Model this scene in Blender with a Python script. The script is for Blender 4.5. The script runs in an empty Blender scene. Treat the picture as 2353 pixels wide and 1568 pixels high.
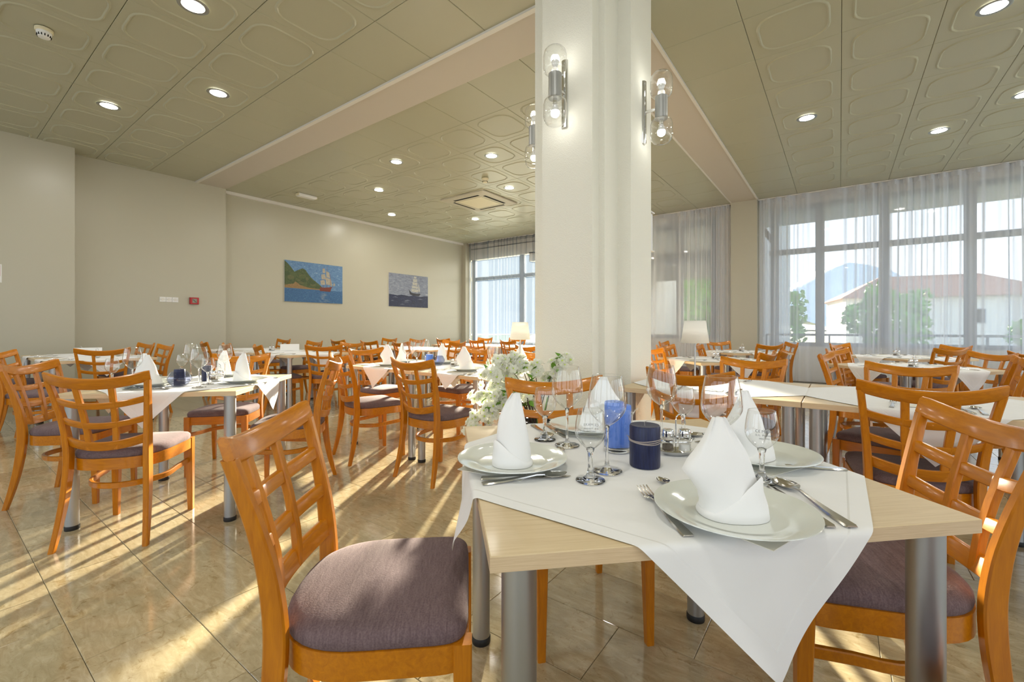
import bpy, math, random
from math import sin, cos, pi, radians
from mathutils import Vector, Matrix
random.seed(7)
S = bpy.context.scene
COL = S.collection

# ------------------------------------------------------------------ camera
cam = bpy.data.cameras.new('camera'); camo = bpy.data.objects.new('camera', cam); COL.objects.link(camo)
camo.location = (0, 0, 1.10); camo.rotation_euler = (radians(90), 0, radians(36.5))
cam.sensor_width = 36; cam.lens = 36 * 1018 / 2353; cam.shift_y = -31 / 2353
cam.clip_start = .02; cam.clip_end = 400
S.camera = camo
# ------------------------------------------------------------------ view
vs = S.view_settings
vs.view_transform = 'Standard'; vs.look = 'None'; vs.gamma = 1; vs.use_curve_mapping = False
vs.exposure = 0.0
# ------------------------------------------------------------------ world: pale hazy sky
W = bpy.data.worlds.new('sky'); S.world = W; W.use_nodes = True
nt = W.node_tree; bg = nt.nodes['Background']
tc = nt.nodes.new('ShaderNodeTexCoord'); sx = nt.nodes.new('ShaderNodeSeparateXYZ'); rp = nt.nodes.new('ShaderNodeValToRGB')
nt.links.new(tc.outputs['Generated'], sx.inputs[0]); nt.links.new(sx.outputs['Z'], rp.inputs[0]); nt.links.new(rp.outputs[0], bg.inputs[0])
rp.color_ramp.elements[0].position = 0; rp.color_ramp.elements[0].color = (.92, .96, 1, 1)
rp.color_ramp.elements[1].position = .7; rp.color_ramp.elements[1].color = (.50, .70, 1, 1)
bg.inputs[1].default_value = 2.7
# ------------------------------------------------------------------ low sun through the left part of the window wall
SUN_EL = radians(12)
sd = Vector((-.5145 * cos(SUN_EL), .8575 * cos(SUN_EL), sin(SUN_EL)))
sun = bpy.data.lights.new('sun', 'SUN'); suno = bpy.data.objects.new('sun', sun); COL.objects.link(suno)
suno.location = (-12, 20, 8); suno.rotation_euler = sd.to_track_quat('Z', 'Y').to_euler()
sun.energy = 60; sun.color = (1, .86, .66); sun.angle = radians(1.4)

# ================================================================== materials
def mat(name, base=(.5, .5, .5), rough=.5, metal=0, spec=.5, coat=0, trans=0, emis=None, estr=0, sheen=0, coatr=.1):
    m = bpy.data.materials.new(name); m.use_nodes = True; p = m.node_tree.nodes['Principled BSDF']
    p.inputs['Base Color'].default_value = (*base, 1); p.inputs['Roughness'].default_value = rough
    p.inputs['Metallic'].default_value = metal; p.inputs['Specular IOR Level'].default_value = spec
    p.inputs['Coat Weight'].default_value = coat; p.inputs['Coat Roughness'].default_value = coatr
    p.inputs['Transmission Weight'].default_value = trans; p.inputs['Sheen Weight'].default_value = sheen
    if emis: p.inputs['Emission Color'].default_value = (*emis, 1); p.inputs['Emission Strength'].default_value = estr
    return m
def N(m, t, **k):
    n = m.node_tree.nodes.new(t)
    for a, b in k.items(): setattr(n, a, b)
    return n
def LK(m, a, b): m.node_tree.links.new(a, b)
def PR(m): return m.node_tree.nodes['Principled BSDF']
def noise(m, scale, vec=None, detail=4, rough=.55, dist=0):
    n = N(m, 'ShaderNodeTexNoise'); n.inputs['Scale'].default_value = scale; n.inputs['Detail'].default_value = detail
    n.inputs['Roughness'].default_value = rough; n.inputs['Distortion'].default_value = dist
    if vec is not None: LK(m, vec, n.inputs['Vector'])
    return n
def ramp(m, fac, stops):
    r = N(m, 'ShaderNodeValToRGB'); e = r.color_ramp.elements
    while len(e) < len(stops): e.new(.5)
    for i, (p, c) in enumerate(stops): e[i].position = p; e[i].color = (*c, 1)
    LK(m, fac, r.inputs[0]); return r
def mapping(m, scale, kind='Object', rnd=False):
    t = N(m, 'ShaderNodeTexCoord'); mp = N(m, 'ShaderNodeMapping'); mp.inputs['Scale'].default_value = scale
    LK(m, t.outputs[kind], mp.inputs['Vector'])
    if rnd:
        oi = N(m, 'ShaderNodeObjectInfo'); mu = N(m, 'ShaderNodeMath', operation='MULTIPLY'); mu.inputs[1].default_value = 37
        LK(m, oi.outputs['Random'], mu.inputs[0])
        cx = N(m, 'ShaderNodeCombineXYZ'); LK(m, mu.outputs[0], cx.inputs[0]); LK(m, mu.outputs[0], cx.inputs[1]); LK(m, cx.outputs[0], mp.inputs['Location'])
    return mp.outputs[0]
def bump(m, h, strength=.2, dist=.01):
    b = N(m, 'ShaderNodeBump'); b.inputs['Strength'].default_value = strength; b.inputs['Distance'].default_value = dist
    LK(m, h, b.inputs['Height']); LK(m, b.outputs[0], PR(m).inputs['Normal'])

def wood(name, c1, c2, scale, rough=.32, coat=.28, rnd=True):
    m = mat(name, c1, rough, coat=coat, coatr=.12, spec=.35)
    v = mapping(m, scale, rnd=rnd); n = noise(m, 6, v, 6, .6, .6)
    r = ramp(m, n.outputs[0], [(.3, c1), (.7, c2)]); LK(m, r.outputs[0], PR(m).inputs['Base Color']); return m
M = {}
CW1, CW2 = (.58, .205, .003), (.43, .135, .002)
M['wood_v'] = wood('orange_beech_upright', CW1, CW2, (14, 14, 1.4))
M['wood_h'] = wood('orange_beech_cross', CW1, CW2, (1.4, 14, 14))
m = M['fabric'] = mat('mauve_fabric', (.125, .075, .082), .95, sheen=.08, spec=.2)
v = mapping(m, (1, 1, 1)); n = noise(m, 260, v, 2); n2 = noise(m, 30, mapping(m, (1, 7, 1)), 3)
mx = N(m, 'ShaderNodeMath', operation='ADD'); LK(m, n.outputs[0], mx.inputs[0]); LK(m, n2.outputs[0], mx.inputs[1])
r = ramp(m, mx.outputs[0], [(.55, (.125, .082, .086)), (1, (.205, .145, .148))]); r.color_ramp.elements[1].position = 1.0
hf = N(m, 'ShaderNodeMath', operation='MULTIPLY'); hf.inputs[1].default_value = .75; LK(m, mx.outputs[0], hf.inputs[0]); LK(m, hf.outputs[0], r.inputs[0])
LK(m, r.outputs[0], PR(m).inputs['Base Color']); bump(m, n.outputs[0], .35, .002)
M['maple_top'] = wood('pale_maple_laminate', (.68, .54, .33), (.58, .44, .25), (1.2, 30, 30), .42, .08)
M['maple_edge'] = wood('pale_maple_edge', (.72, .56, .36), (.60, .44, .26), (2, 2, 60), .35, .2)
M['steel'] = mat('brushed_steel', (.44, .45, .45), .42, 1)
M['chrome'] = mat('chrome', (.78, .78, .78), .07, 1)
M['cutlery'] = mat('cutlery_steel', (.62, .60, .56), .16, 1)
M['rubber'] = mat('black_rubber', (.01, .01, .01), .5)
m = M['cloth'] = mat('white_cotton', (.80, .80, .79), .85, sheen=.2)
uv = N(m, 'ShaderNodeUVMap'); sp = N(m, 'ShaderNodeSeparateXYZ'); LK(m, uv.outputs[0], sp.inputs[0])
def absdist(o):
    a = N(m, 'ShaderNodeMath', operation='ABSOLUTE'); LK(m, o, a.inputs[0]); return a.outputs[0]
mxx = N(m, 'ShaderNodeMath', operation='MAXIMUM'); LK(m, absdist(sp.outputs[0]), mxx.inputs[0]); LK(m, absdist(sp.outputs[1]), mxx.inputs[1])
rr = N(m, 'ShaderNodeValToRGB'); e = rr.color_ramp.elements
e[0].position = .0; e[0].color = (0, 0, 0, 1); e[1].position = .932; e[1].color = (1, 1, 1, 1)
e[0].position = .922; x_ = e.new(.927); x_.color = (-.6, -.6, -.6, 1)
LK(m, mxx.outputs[0], rr.inputs[0])
nn = noise(m, 9, mapping(m, (1, 1, 1), rnd=True), 3); ad = N(m, 'ShaderNodeMath', operation='MULTIPLY_ADD'); ad.inputs[1].default_value = 2.2
LK(m, nn.outputs[0], ad.inputs[0]); LK(m, rr.outputs[0], ad.inputs[2]); bump(m, ad.outputs[0], .5, .0035)
M['paper'] = mat('cream_paper_napkin', (.78, .76, .66), .8)
M['napkin'] = mat('white_linen_napkin', (.85, .85, .84), .8, sheen=.15)
M['china'] = mat('white_china', (.70, .73, .68), .12, coat=.5, coatr=.05)
M['wax_navy'] = mat('navy_wax', (.008, .018, .085), .38)
m = M['wax_navy']; nn = noise(m, 40, mapping(m, (6, 6, .6)), 4); rr = ramp(m, nn.outputs[0], [(.35, (.003, .006, .038)), (.75, (.010, .018, .085))]); LK(m, rr.outputs[0], PR(m).inputs['Base Color']); bump(m, nn.outputs[0], .3, .003)
m = M['wax_blue'] = mat('light_blue_wax', (.10, .23, .72), .45)
M['twine'] = mat('grey_twine', (.36, .31, .29), .9)
M['wick'] = mat('white_wick', (.75, .72, .68), .8)
M['salt'] = mat('salt', (.85, .84, .80), .9); M['pepper'] = mat('pepper', (.12, .09, .06), .9)
M['print'] = mat('grey_print', (.16, .16, .16), .7)

def thin_glass(name, tint, k=.04, gl=.9):
    m = bpy.data.materials.new(name); m.use_nodes = True; t = m.node_tree; t.nodes.clear()
    o = t.nodes.new('ShaderNodeOutputMaterial'); a = t.nodes.new('ShaderNodeBsdfTransparent'); a.inputs[0].default_value = (*tint, 1)
    g = t.nodes.new('ShaderNodeBsdfGlossy'); g.inputs['Roughness'].default_value = .02; g.inputs[0].default_value = (gl, gl, gl, 1)
    lw = t.nodes.new('ShaderNodeLayerWeight'); lw.inputs[0].default_value = .5
    pw = t.nodes.new('ShaderNodeMath'); pw.operation = 'POWER'; pw.inputs[1].default_value = 2.6; t.links.new(lw.outputs['Facing'], pw.inputs[0])
    ma = t.nodes.new('ShaderNodeMath'); ma.operation = 'MULTIPLY_ADD'; ma.inputs[1].default_value = .9; ma.inputs[2].default_value = k; ma.use_clamp = True
    t.links.new(pw.outputs[0], ma.inputs[0])
    p2 = t.nodes.new('ShaderNodeMath'); p2.operation = 'POWER'; p2.inputs[1].default_value = 5; t.links.new(lw.outputs['Facing'], p2.inputs[0])
    cm = t.nodes.new('ShaderNodeMix'); cm.data_type = 'RGBA'; cm.inputs[6].default_value = (*tint, 1); cm.inputs[7].default_value = tuple(c * .42 for c in tint) + (1,)
    t.links.new(p2.outputs[0], cm.inputs[0]); t.links.new(cm.outputs[2], a.inputs[0])
    x = t.nodes.new('ShaderNodeMixShader'); t.links.new(ma.outputs[0], x.inputs[0]); t.links.new(a.outputs[0], x.inputs[1]); t.links.new(g.outputs[0], x.inputs[2])
    t.links.new(x.outputs[0], o.inputs[0]); return m
M['glass'] = thin_glass('clear_bowl_glass', (.98, .985, .98), .06, 1)
M['glass_blue'] = thin_glass('smoky_blue_glass', (.62, .66, .80), .06)
M['pane'] = thin_glass('window_glass', (.93, .95, .96), .04)
M['glass_solid'] = mat('solid_stem_glass', (1, 1, 1), .0, trans=1); PR(M['glass_solid']).inputs['IOR'].default_value = 1.45

m = M['wall'] = mat('cream_wall_paint', (.465, .445, .35), .30, spec=.45)
nn = noise(m, 160, mapping(m, (1, 1, 1)), 3); bump(m, nn.outputs[0], .08, .003)
m = M['plaster'] = mat('white_textured_plaster', (.80, .79, .70), .7)
nn = noise(m, 150, mapping(m, (1, 1, 1)), 2, .5); bump(m, nn.outputs[0], .55, .006)
M['white_trim'] = mat('white_paint_trim', (.70, .68, .63), .5)
m = M['panel'] = mat('olive_painted_metal_panel', (.33, .305, .185), .30, spec=.5)
nn = noise(m, .6, mapping(m, (1, 1, 1)), 2); rr = ramp(m, nn.outputs[0], [(.3, (.43, .42, .30)), (.7, (.40, .395, .285))]); LK(m, rr.outputs[0], PR(m).inputs['Base Color'])
M['beam'] = mat('beam_paint', (.55, .50, .43), .6)
M['dark'] = mat('dark_gap', (.012, .011, .01), .9)
# marble tiles
m = M['marble'] = mat('polished_beige_marble', (.5, .4, .25), .13, spec=.55, coat=.35, coatr=.06)
v = mapping(m, (1, 1, 1), rnd=True); v2 = mapping(m, (2.2, 7, 1), rnd=True)
n1 = noise(m, 4.5, v2, 8, .66, .9); n2 = noise(m, 14, v, 8, .7, 1.6); vo = N(m, 'ShaderNodeTexVoronoi', feature='DISTANCE_TO_EDGE'); vo.inputs['Scale'].default_value = 7
dn = noise(m, 5, v, 4); vm = N(m, 'ShaderNodeVectorMath', operation='ADD'); LK(m, v, vm.inputs[0]); LK(m, dn.outputs['Color'], vm.inputs[1]); LK(m, vm.outputs[0], vo.inputs['Vector'])
r1 = ramp(m, n1.outputs[0], [(.30, (.37, .30, .165)), (.52, (.47, .39, .235)), (.68, (.55, .47, .31))])
r2 = ramp(m, n2.outputs[0], [(.36, (.66, .58, .42)), (.42, (1, 1, 1))])
mu = N(m, 'ShaderNodeMix', data_type='RGBA', blend_type='MULTIPLY'); mu.inputs[0].default_value = .7; LK(m, r1.outputs[0], mu.inputs[6]); LK(m, r2.outputs[0], mu.inputs[7])
r3 = ramp(m, vo.outputs['Distance'], [(.0, (.55, .48, .36)), (.012, (1, 1, 1))])
mu2 = N(m, 'ShaderNodeMix', data_type='RGBA', blend_type='MULTIPLY'); mu2.inputs[0].default_value = .45; LK(m, mu.outputs[2], mu2.inputs[6]); LK(m, r3.outputs[0], mu2.inputs[7])
oi = N(m, 'ShaderNodeObjectInfo'); hs = N(m, 'ShaderNodeHueSaturation'); mr = N(m, 'ShaderNodeMapRange'); mr.inputs[3].default_value = .84; mr.inputs[4].default_value = 1.12
LK(m, oi.outputs['Random'], mr.inputs[0]); LK(m, mr.outputs[0], hs.inputs['Value']); LK(m, mu2.outputs[2], hs.inputs['Color']); LK(m, hs.outputs[0], PR(m).inputs['Base Color'])
M['grout'] = mat('dark_grout', (.10, .08, .05), .9)
# curtain voile
def voile(name, tr, col, fold=.95):
    m = bpy.data.materials.new(name); m.use_nodes = True; t = m.node_tree; t.nodes.clear()
    o = t.nodes.new('ShaderNodeOutputMaterial'); a = t.nodes.new('ShaderNodeBsdfTransparent')
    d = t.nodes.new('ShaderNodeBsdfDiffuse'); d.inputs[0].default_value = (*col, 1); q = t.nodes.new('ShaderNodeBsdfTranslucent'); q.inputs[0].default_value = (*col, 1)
    x1 = t.nodes.new('ShaderNodeMixShader'); x1.inputs[0].default_value = .5; t.links.new(d.outputs[0], x1.inputs[1]); t.links.new(q.outputs[0], x1.inputs[2])
    lw = t.nodes.new('ShaderNodeLayerWeight'); lw.inputs[0].default_value = .5
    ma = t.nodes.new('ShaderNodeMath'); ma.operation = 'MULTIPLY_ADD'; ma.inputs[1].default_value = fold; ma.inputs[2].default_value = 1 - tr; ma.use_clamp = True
    t.links.new(lw.outputs['Facing'], ma.inputs[0])
    x2 = t.nodes.new('ShaderNodeMixShader'); t.links.new(ma.outputs[0], x2.inputs[0]); t.links.new(a.outputs[0], x2.inputs[1]); t.links.new(x1.outputs[0], x2.inputs[2])
    t.links.new(x2.outputs[0], o.inputs[0]); return m
M['voile'] = voile('white_voile', .52, (.86, .88, .92))
M['voile_dimmed'] = voile('dimmed_white_voile', .82, (.27, .32, .38), .6)  # same white voile made thinner, its colour darkened to dim the sun glow
M['shade'] = voile('white_lamp_shade', 0.0, (.95, .94, .90))
M['frame'] = mat('grey_window_frame', (.30, .33, .37), .5)
M['leaf'] = mat('leaf_green', (.13, .30, .02), .5); M['petal'] = voile('white_petal', 0.0, (.93, .94, .86)); M['stamen'] = mat('lime_flower_eye', (.55, .72, .10), .6)
M['twig'] = mat('brown_twig', (.06, .035, .02), .8); M['vase'] = mat('dark_grey_vase', (.05, .05, .05), .3)
M['cream'] = mat('cream_plastic', (.72, .66, .45), .5); M['whitep'] = mat('white_plastic', (.75, .75, .73), .45)
M['red'] = mat('red_plastic', (.42, .01, .015), .35); M['greypl'] = mat('grey_plastic', (.25, .25, .2), .5)
M['lamp_on'] = mat('lit_downlight', (1, 1, 1), .5, emis=(1, .97, .86), estr=14)
M['bulb_on'] = mat('lit_led_bulb', (1, 1, 1), .5, emis=(1, .97, .90), estr=26)

# ================================================================== mesh helpers
def mesh(name, V, F, mats, smooth=False, mi=None, auto=None):
    me = bpy.data.meshes.new(name); me.from_pydata([tuple(v) for v in V], [], F)
    if not isinstance(mats, (list, tuple)): mats = [mats]
    for q in mats: me.materials.append(M[q] if isinstance(q, str) else q)
    if mi: me.polygons.foreach_set('material_index', mi)
    if smooth: me.polygons.foreach_set('use_smooth', [True] * len(F))
    me.update()
    if auto: me.set_sharp_from_angle(angle=radians(auto))
    return me
def ob(name, me, parent=None, loc=(0, 0, 0), rot=(0, 0, 0), sc=None):
    o = bpy.data.objects.new(name, me); COL.objects.link(o)
    if parent: o.parent = parent
    o.location = loc; o.rotation_euler = rot
    if sc: o.scale = sc
    return o
def tag(o, label, cat, group=None):
    o['label'] = label; o['category'] = cat
    if group: o['group'] = group
    return o
def thing(name, label, cat, loc=(0, 0, 0), rz=0, group=None):
    return tag(ob(name, None, None, loc, (0, 0, rz)), label, cat, group)
class G:
    def __init__(s): s.V = []; s.F = []; s.m = []
    def add(s, V, F, mi=0):
        b = len(s.V); s.V += [tuple(v) for v in V]; s.F += [tuple(b + i for i in f) for f in F]; s.m += [mi] * len(F); return s
    def box(s, x0, y0, z0, x1, y1, z1, mi=0):
        V = [(x, y, z) for z in (z0, z1) for x, y in ((x0, y0), (x1, y0), (x1, y1), (x0, y1))]
        return s.add(V, [(3, 2, 1, 0), (4, 5, 6, 7), (0, 1, 5, 4), (1, 2, 6, 5), (2, 3, 7, 6), (3, 0, 4, 7)], mi)
    def loft(s, R, mi=0, caps=True, closed=True, loop=False):
        n = len(R[0]); V = [p for r in R for p in r]; F = []
        K = len(R); 
        for i in range(K if loop else K - 1):
            j2 = (i + 1) % K
            for j in range(n if closed else n - 1):
                k = (j + 1) % n; F.append((i * n + j, i * n + k, j2 * n + k, j2 * n + j))
        if caps and not loop: F.append(tuple(reversed(range(n)))); F.append(tuple((K - 1) * n + j for j in range(n)))
        return s.add(V, F, mi)
    def lathe(s, prof, n=24, mi=0, cx=0, cy=0, caps=False):
        R = [[(cx + r * cos(2 * pi * j / n), cy + r * sin(2 * pi * j / n), z) for j in range(n)] for r, z in prof]
        return s.loft(R, mi, caps)
    def tube(s, P, r, n=8, mi=0, caps=True):
        P = [Vector(p) for p in P]; R = []; up = Vector((0, 0, 1))
        for i, p in enumerate(P):
            t = (P[min(i + 1, len(P) - 1)] - P[max(i - 1, 0)]).normalized()
            a = t.cross(up if abs(t.z) < .95 else Vector((1, 0, 0))).normalized(); b = a.cross(t)
            rr = r[i] if isinstance(r, (list, tuple)) else r
            R.append([p + rr * (cos(2 * pi * j / n) * a + sin(2 * pi * j / n) * b) for j in range(n)])
        return s.loft(R, mi, caps)
    def build(s, name, mats, smooth=False, auto=None): return mesh(name, s.V, s.F, mats, smooth, s.m, auto)
def boxm(name, a, b, mt): return G().box(*a, *b).build(name, mt)
def rr_ring(c, ax, ay, w, h, ch):  # chamfered rectangle ring around c
    pts = [(-w + ch, -h), (w - ch, -h), (w, -h + ch), (w, h - ch), (w - ch, h), (-w + ch, h), (-w, h - ch), (-w, -h + ch)]
    return [c + ax * x + ay * y for x, y in pts]
X3, Y3, Z3 = Vector((1, 0, 0)), Vector((0, 1, 0)), Vector((0, 0, 1))
def struct(name, me, parent=None):
    o = ob(name, me, parent)
    if not parent: o['kind'] = 'structure'
    return o

# ================================================================== room shell
CE = 3.793; WX1, WX2, WX3 = -9.22, -9.55, -9.75; WY = 10.72
EX, SY = 6.0, -4.6
# floor: grout bed + marble tiles laid in 30 cm strips
floor = struct('floor', boxm('floor', (-9.9, SY - .1, -.12), (EX + .1, WY + .3, -.0035), 'grout'))
FWD = Vector((-.5948, .8039)); RGT = Vector((.8039, .5948))
def px(x, y, z=0):
    d = FWD.x * x + FWD.y * y; l = RGT.x * x + RGT.y * y
    if d < .05: return None
    return 1176.5 + 1018 * l / d, 753 + 1018 * (1.1 - z) / d, d
tiles = []
rt = random.Random(3); k = -16
while .034 + .3012 * k < WY + .2:
    y0 = .034 + .3012 * k; x = -9.75 - rt.random() * .4
    while x < EX:
        L = rt.choice([.30, .42, .48, .52, .56, .62]); x1 = x + L
        tiles.append((max(x, -9.75), y0, min(x1, EX), y0 + .3012)); x = x1
    k += 1
tiles = [t for t in tiles if t[2] - t[0] > .03 and t[3] < WY + .05 and t[1] > SY]
def near(t):
    p = px((t[0] + t[2]) / 2, (t[1] + t[3]) / 2)
    if p is None or not (-120 < p[0] < 2470) or p[1] > 1900: return 99
    return p[2]
tiles.sort(key=near)
tmesh = {}
def tile_geo(L, Wd, g=None, ox=0, oy=0):
    e, b = .0007, .0016
    x0, y0, x1, y1 = ox + e, oy + e, ox + L - e, oy + Wd - e
    V = [(x0, y0, -.006), (x1, y0, -.006), (x1, y1, -.006), (x0, y1, -.006), (x0, y0, -b), (x1, y0, -b), (x1, y1, -b), (x0, y1, -b),
         (x0 + b, y0 + b, 0), (x1 - b, y0 + b, 0), (x1 - b, y1 - b, 0), (x0 + b, y1 - b, 0)]
    F = [(8, 9, 10, 11)] + [(a, (a + 1) % 4, (a + 1) % 4 + 4, a + 4) for a in range(4)] + [(a + 4, (a + 1) % 4 + 4, (a + 1) % 4 + 8, a + 8) for a in range(4)]
    return V, F
rest = G()
for i, t in enumerate(tiles):
    L = round(t[2] - t[0], 3)
    if i < 295:
        if L not in tmesh: V, F = tile_geo(L, .3012); tmesh[L] = mesh('floor_tile', V, F, 'marble')
        ob('floor_tile', tmesh[L], floor, (t[0], t[1], 0))
    else:
        V, F = tile_geo(L, .3012, ox=t[0], oy=t[1]); rest.add(V, F)
o = ob('floor_tiles', rest.build('floor_tiles', 'marble'), floor); o['kind'] = 'stuff'

# ceiling slab and metal panels
ceil = struct('ceiling', boxm('ceiling', (-9.9, SY - .1, CE + .012), (EX + .1, WY + .3, CE + .2), 'dark'))
def panel_geo(L, Wd, emb):
    e = .0015; b = .004; z = 0
    g = G()
    o4 = [(e, e), (L - e, e), (L - e, Wd - e), (e, Wd - e)]
    i4 = [(e + b, e + b), (L - e - b, e + b), (L - e - b, Wd - e - b), (e + b, Wd - e - b)]
    top = [(x, y, .012) for x, y in o4]; mid = [(x, y, b) for x, y in o4]; low = [(x, y, 0) for x, y in i4]
    g.loft([top, mid, low], caps=False)
    if not emb: g.add(low, [(3, 2, 1, 0)]); return g
    cx, cy, hx, hy, r = L / 2, Wd / 2, .262, .272, .155
    n = 5; ring = []
    for q in range(4):
        sx_, sy_ = ((1, 1), (-1, 1), (-1, -1), (1, -1))[q]
        for k in range(n): a = q * pi / 2 + k * (pi / 2) / (n - 1); ring.append((sx_ * (hx - r) + r * cos(a), sy_ * (hy - r) + r * sin(a)))
    def R(dz, off): return [(cx + x * (1 + off / hx), cy + y * (1 + off / hy), dz) for x, y in ring]
    rings = [R(0, .013), R(-.0085, .003), R(-.009, -.002), R(-.0008, -.012)]
    # join square to ring: outer square verts order start at (+,+)
    sq = [low[2], low[3], low[0], low[1]]; base = len(g.V); g.V += sq; nr = len(ring); g.V += rings[0]
    for q in range(4):
        for k in range(n - 1):
            a = base + 4 + q * n + k; g.F.append((base + q, a + 1, a)); g.m.append(0)
        a = base + 4 + q * n + n - 1; b2 = base + 4 + ((q + 1) % 4) * n; g.F.append((base + q, base + (q + 1) % 4, b2, a)); g.m.append(0)
    g.loft(rings, caps=False); 
    g.V += rings[-1]; bb = len(g.V) - nr; g.F.append(tuple(reversed(range(bb, bb + nr)))); g.m.append(0)
    return g
pc = {}
def panel(x0, y0, x1, y1, emb):
    L, Wd = round(x1 - x0, 3), round(y1 - y0, 3)
    if L < .05 or Wd < .05: return
    emb = emb and L > .6 and Wd > .6
    if (L, Wd, emb) not in pc:
        me = panel_geo(L, Wd, emb).build('ceiling_panel', 'panel', True, 18); pc[(L, Wd, emb)] = me
    ob('ceiling_panel', pc[(L, Wd, emb)], ceil, (x0, y0, CE))
def grid(a, b, st, rev=False):
    r = [a]
    while r[-1] + st < b - .02: r.append(r[-1] + st)
    r.append(b); return r
# left bay (towards camera), strips counted back from the cross beam
ys = [3.10 - .684 * k for k in range(0, 6)]
xs = [-1.887 - .70 * k for k in range(0, 11)] + [WX2]
for i in range(len(xs) - 1):
    for j in range(len(ys) - 1): panel(xs[i + 1], ys[j + 1], xs[i], ys[j], j > 0)
ysf = [3.60 + .722 * k for k in range(0, 10)] + [WY - .16]
for j in range(len(ysf) - 1):
    for i in range(len(xs) - 1): panel(xs[i + 1] if i < len(xs) - 2 else WX3, ysf[j], xs[i], ysf[j + 1], j > 0 and i > 0)
xr = [-1.387 + .70 * k for k in range(0, 8)]
for j in range(len(ysf) - 1):
    for i in range(len(xr) - 1): panel(xr[i], ysf[j], xr[i + 1], ysf[j + 1], j > 0 and i > 0)
g = G()
for x0, y0, x1, y1 in ((-9.75, SY, EX, -.32), (-1.887, -.32, EX, 3.10), (3.5, 3.6, EX, WY)): g.box(x0, y0, CE, x1, y1, CE + .012)
ob('ceiling_sheet', g.build('ceiling_sheet', 'panel'), ceil)
# beams (flush plaster bands with a raised lip)
bm = G().box(WX3, 3.10, CE - .012, EX, 3.60, CE + .05).build('cross_beam', 'beam'); ob('cross_beam', bm, ceil)
bm = G().box(-1.887, 3.60, CE - .012, -1.387, WY, CE + .05).build('long_beam', 'beam'); ob('long_beam', bm, ceil)
g = G().box(WX2, 3.085, CE - .022, -1.9, 3.135, CE).box(-1.40, 3.6, CE - .022, -1.37, WY, CE).box(-1.90, 3.62, CE - .018, -1.872, WY, CE)
ob('beam_moulding', g.build('beam_moulding', 'white_trim'), ceil)

# stepped left wall
g = G().box(-9.9, SY, 0, WX1, 1.44, CE + .02).box(-9.9, 1.44, 0, WX2, 3.60, CE + .02).box(-9.9, 3.60, 0, WX3, WY + .2, CE + .02)
struct('wall_left', g.build('wall_left', 'wall'))
g = G().box(WX3, 3.62, CE - .06, WX3 + .07, WY - .1, CE - .002); struct('trim_1', g.build('trim_1', 'white_trim'))
g = G().box(WX3, WY - .25, 0, WX3 + .16, WY, CE); struct('trim_2', g.build('trim_2', 'wall'))
# window wall: piers, sill, lintel with added sun-blocking drops, all in one plane, openings between
g = G()
g.box(-1.887, WY - .25, 0, -1.387, WY + .2, CE)
struct('column', g.build('column', 'wall'))
g = G(); g.box(-4.75, WY, 0, -1.3, WY + .2, .84); g.box(-9.9, WY, 0, -4.75, WY + .2, .60); g.box(-1.3, WY, 0, EX, WY + .2, .72)
g.box(-9.9, WY, 3.60, EX, WY + .2, CE); g.box(-9.9, WY, 3.27, -4.75, WY + .2, 3.62); g.box(-7.3, WY, 3.04, -6.0, WY + .2, 3.3); g.box(-6.0, WY, 2.95, -4.75, WY + .2, 3.3); g.box(-2.20, WY, .84, -1.3, WY + .2, 3.6); g.box(-4.9, WY, .6, -4.6, WY + .2, 3.6)  # left lintel stepped lower, drops added to keep sun off the front table
struct('wall_back', g.build('wall_back', 'white_trim'))
# south and east walls behind the camera, with openings added for fill light
g = G().box(-9.9, SY - .2, 0, EX + .2, SY, .8).box(-9.9, SY - .2, 3.2, EX + .2, SY, CE)
for x in (-9.9, -6.2, -2.2, 1.8, 5.6): g.box(x, SY - .2, .8, x + .6, SY, 3.2)
struct('wall_front', g.build('wall_front', 'wall'))
g = G().box(EX, SY - .2, 0, EX + .2, WY + .2, .8).box(EX, SY - .2, 3.2, EX + .2, WY + .2, CE)
for y in (SY - .2, -1.2, 3.0, 7.0, WY - .4): g.box(EX, y, .8, EX + .2, y + .5, 3.2)
struct('wall_right', g.build('wall_right', 'wall'))
g = G().box(WX1, SY, 0, WX1 + .012, 1.44, .08).box(WX2, 1.44, 0, WX2 + .012, 3.6, .08).box(WX3, 3.6, 0, WX3 + .012, WY, .08)
struct('baseboard_left', g.build('baseboard_left', wood('base_marble', (.35, .25, .12), (.42, .32, .18), (3, 3, 3), .2)))

# windows: frames, mullions, transom, panes
def window(n, x0, x1, zs, xs_, zt):
    w = ob('window_%d' % n, None, None, (0, WY + .08, 0)); w['kind'] = 'structure'
    for x in xs_: ob('mullion', boxm('mullion', (-.075, -.04, 0), (.075, .04, 3.6 - zs), 'frame'), w, (x, 0, zs))
    L = x1 - x0
    for z, h in ((zs, .05), (3.55, .05), (zt, .055)): ob('rail', boxm('rail', (0, -.035, -h), (L, .035, h), 'frame'), w, (x0, 0, z))
    allx = sorted(set([x0, x1] + list(xs_)))
    for a, b in zip(allx[:-1], allx[1:]):
        for c, d in ((zs, zt), (zt, 3.55)):
            ob('pane', boxm('pane', (0, -.003, 0), (b - a, .003, d - c), 'pane'), w, (a, 0, c))
    return w
window(1, -1.2, EX - .1, .75, (-1.10, -.32, .67, 1.80, 3.0, 4.2), 2.665)
window(2, -4.6, -2.2, .88, (-4.5, -3.04, -2.27), 2.66)
window(3, -9.6, -4.9, .62, (-9.5, -7.6, -5.0), 2.66)

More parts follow.
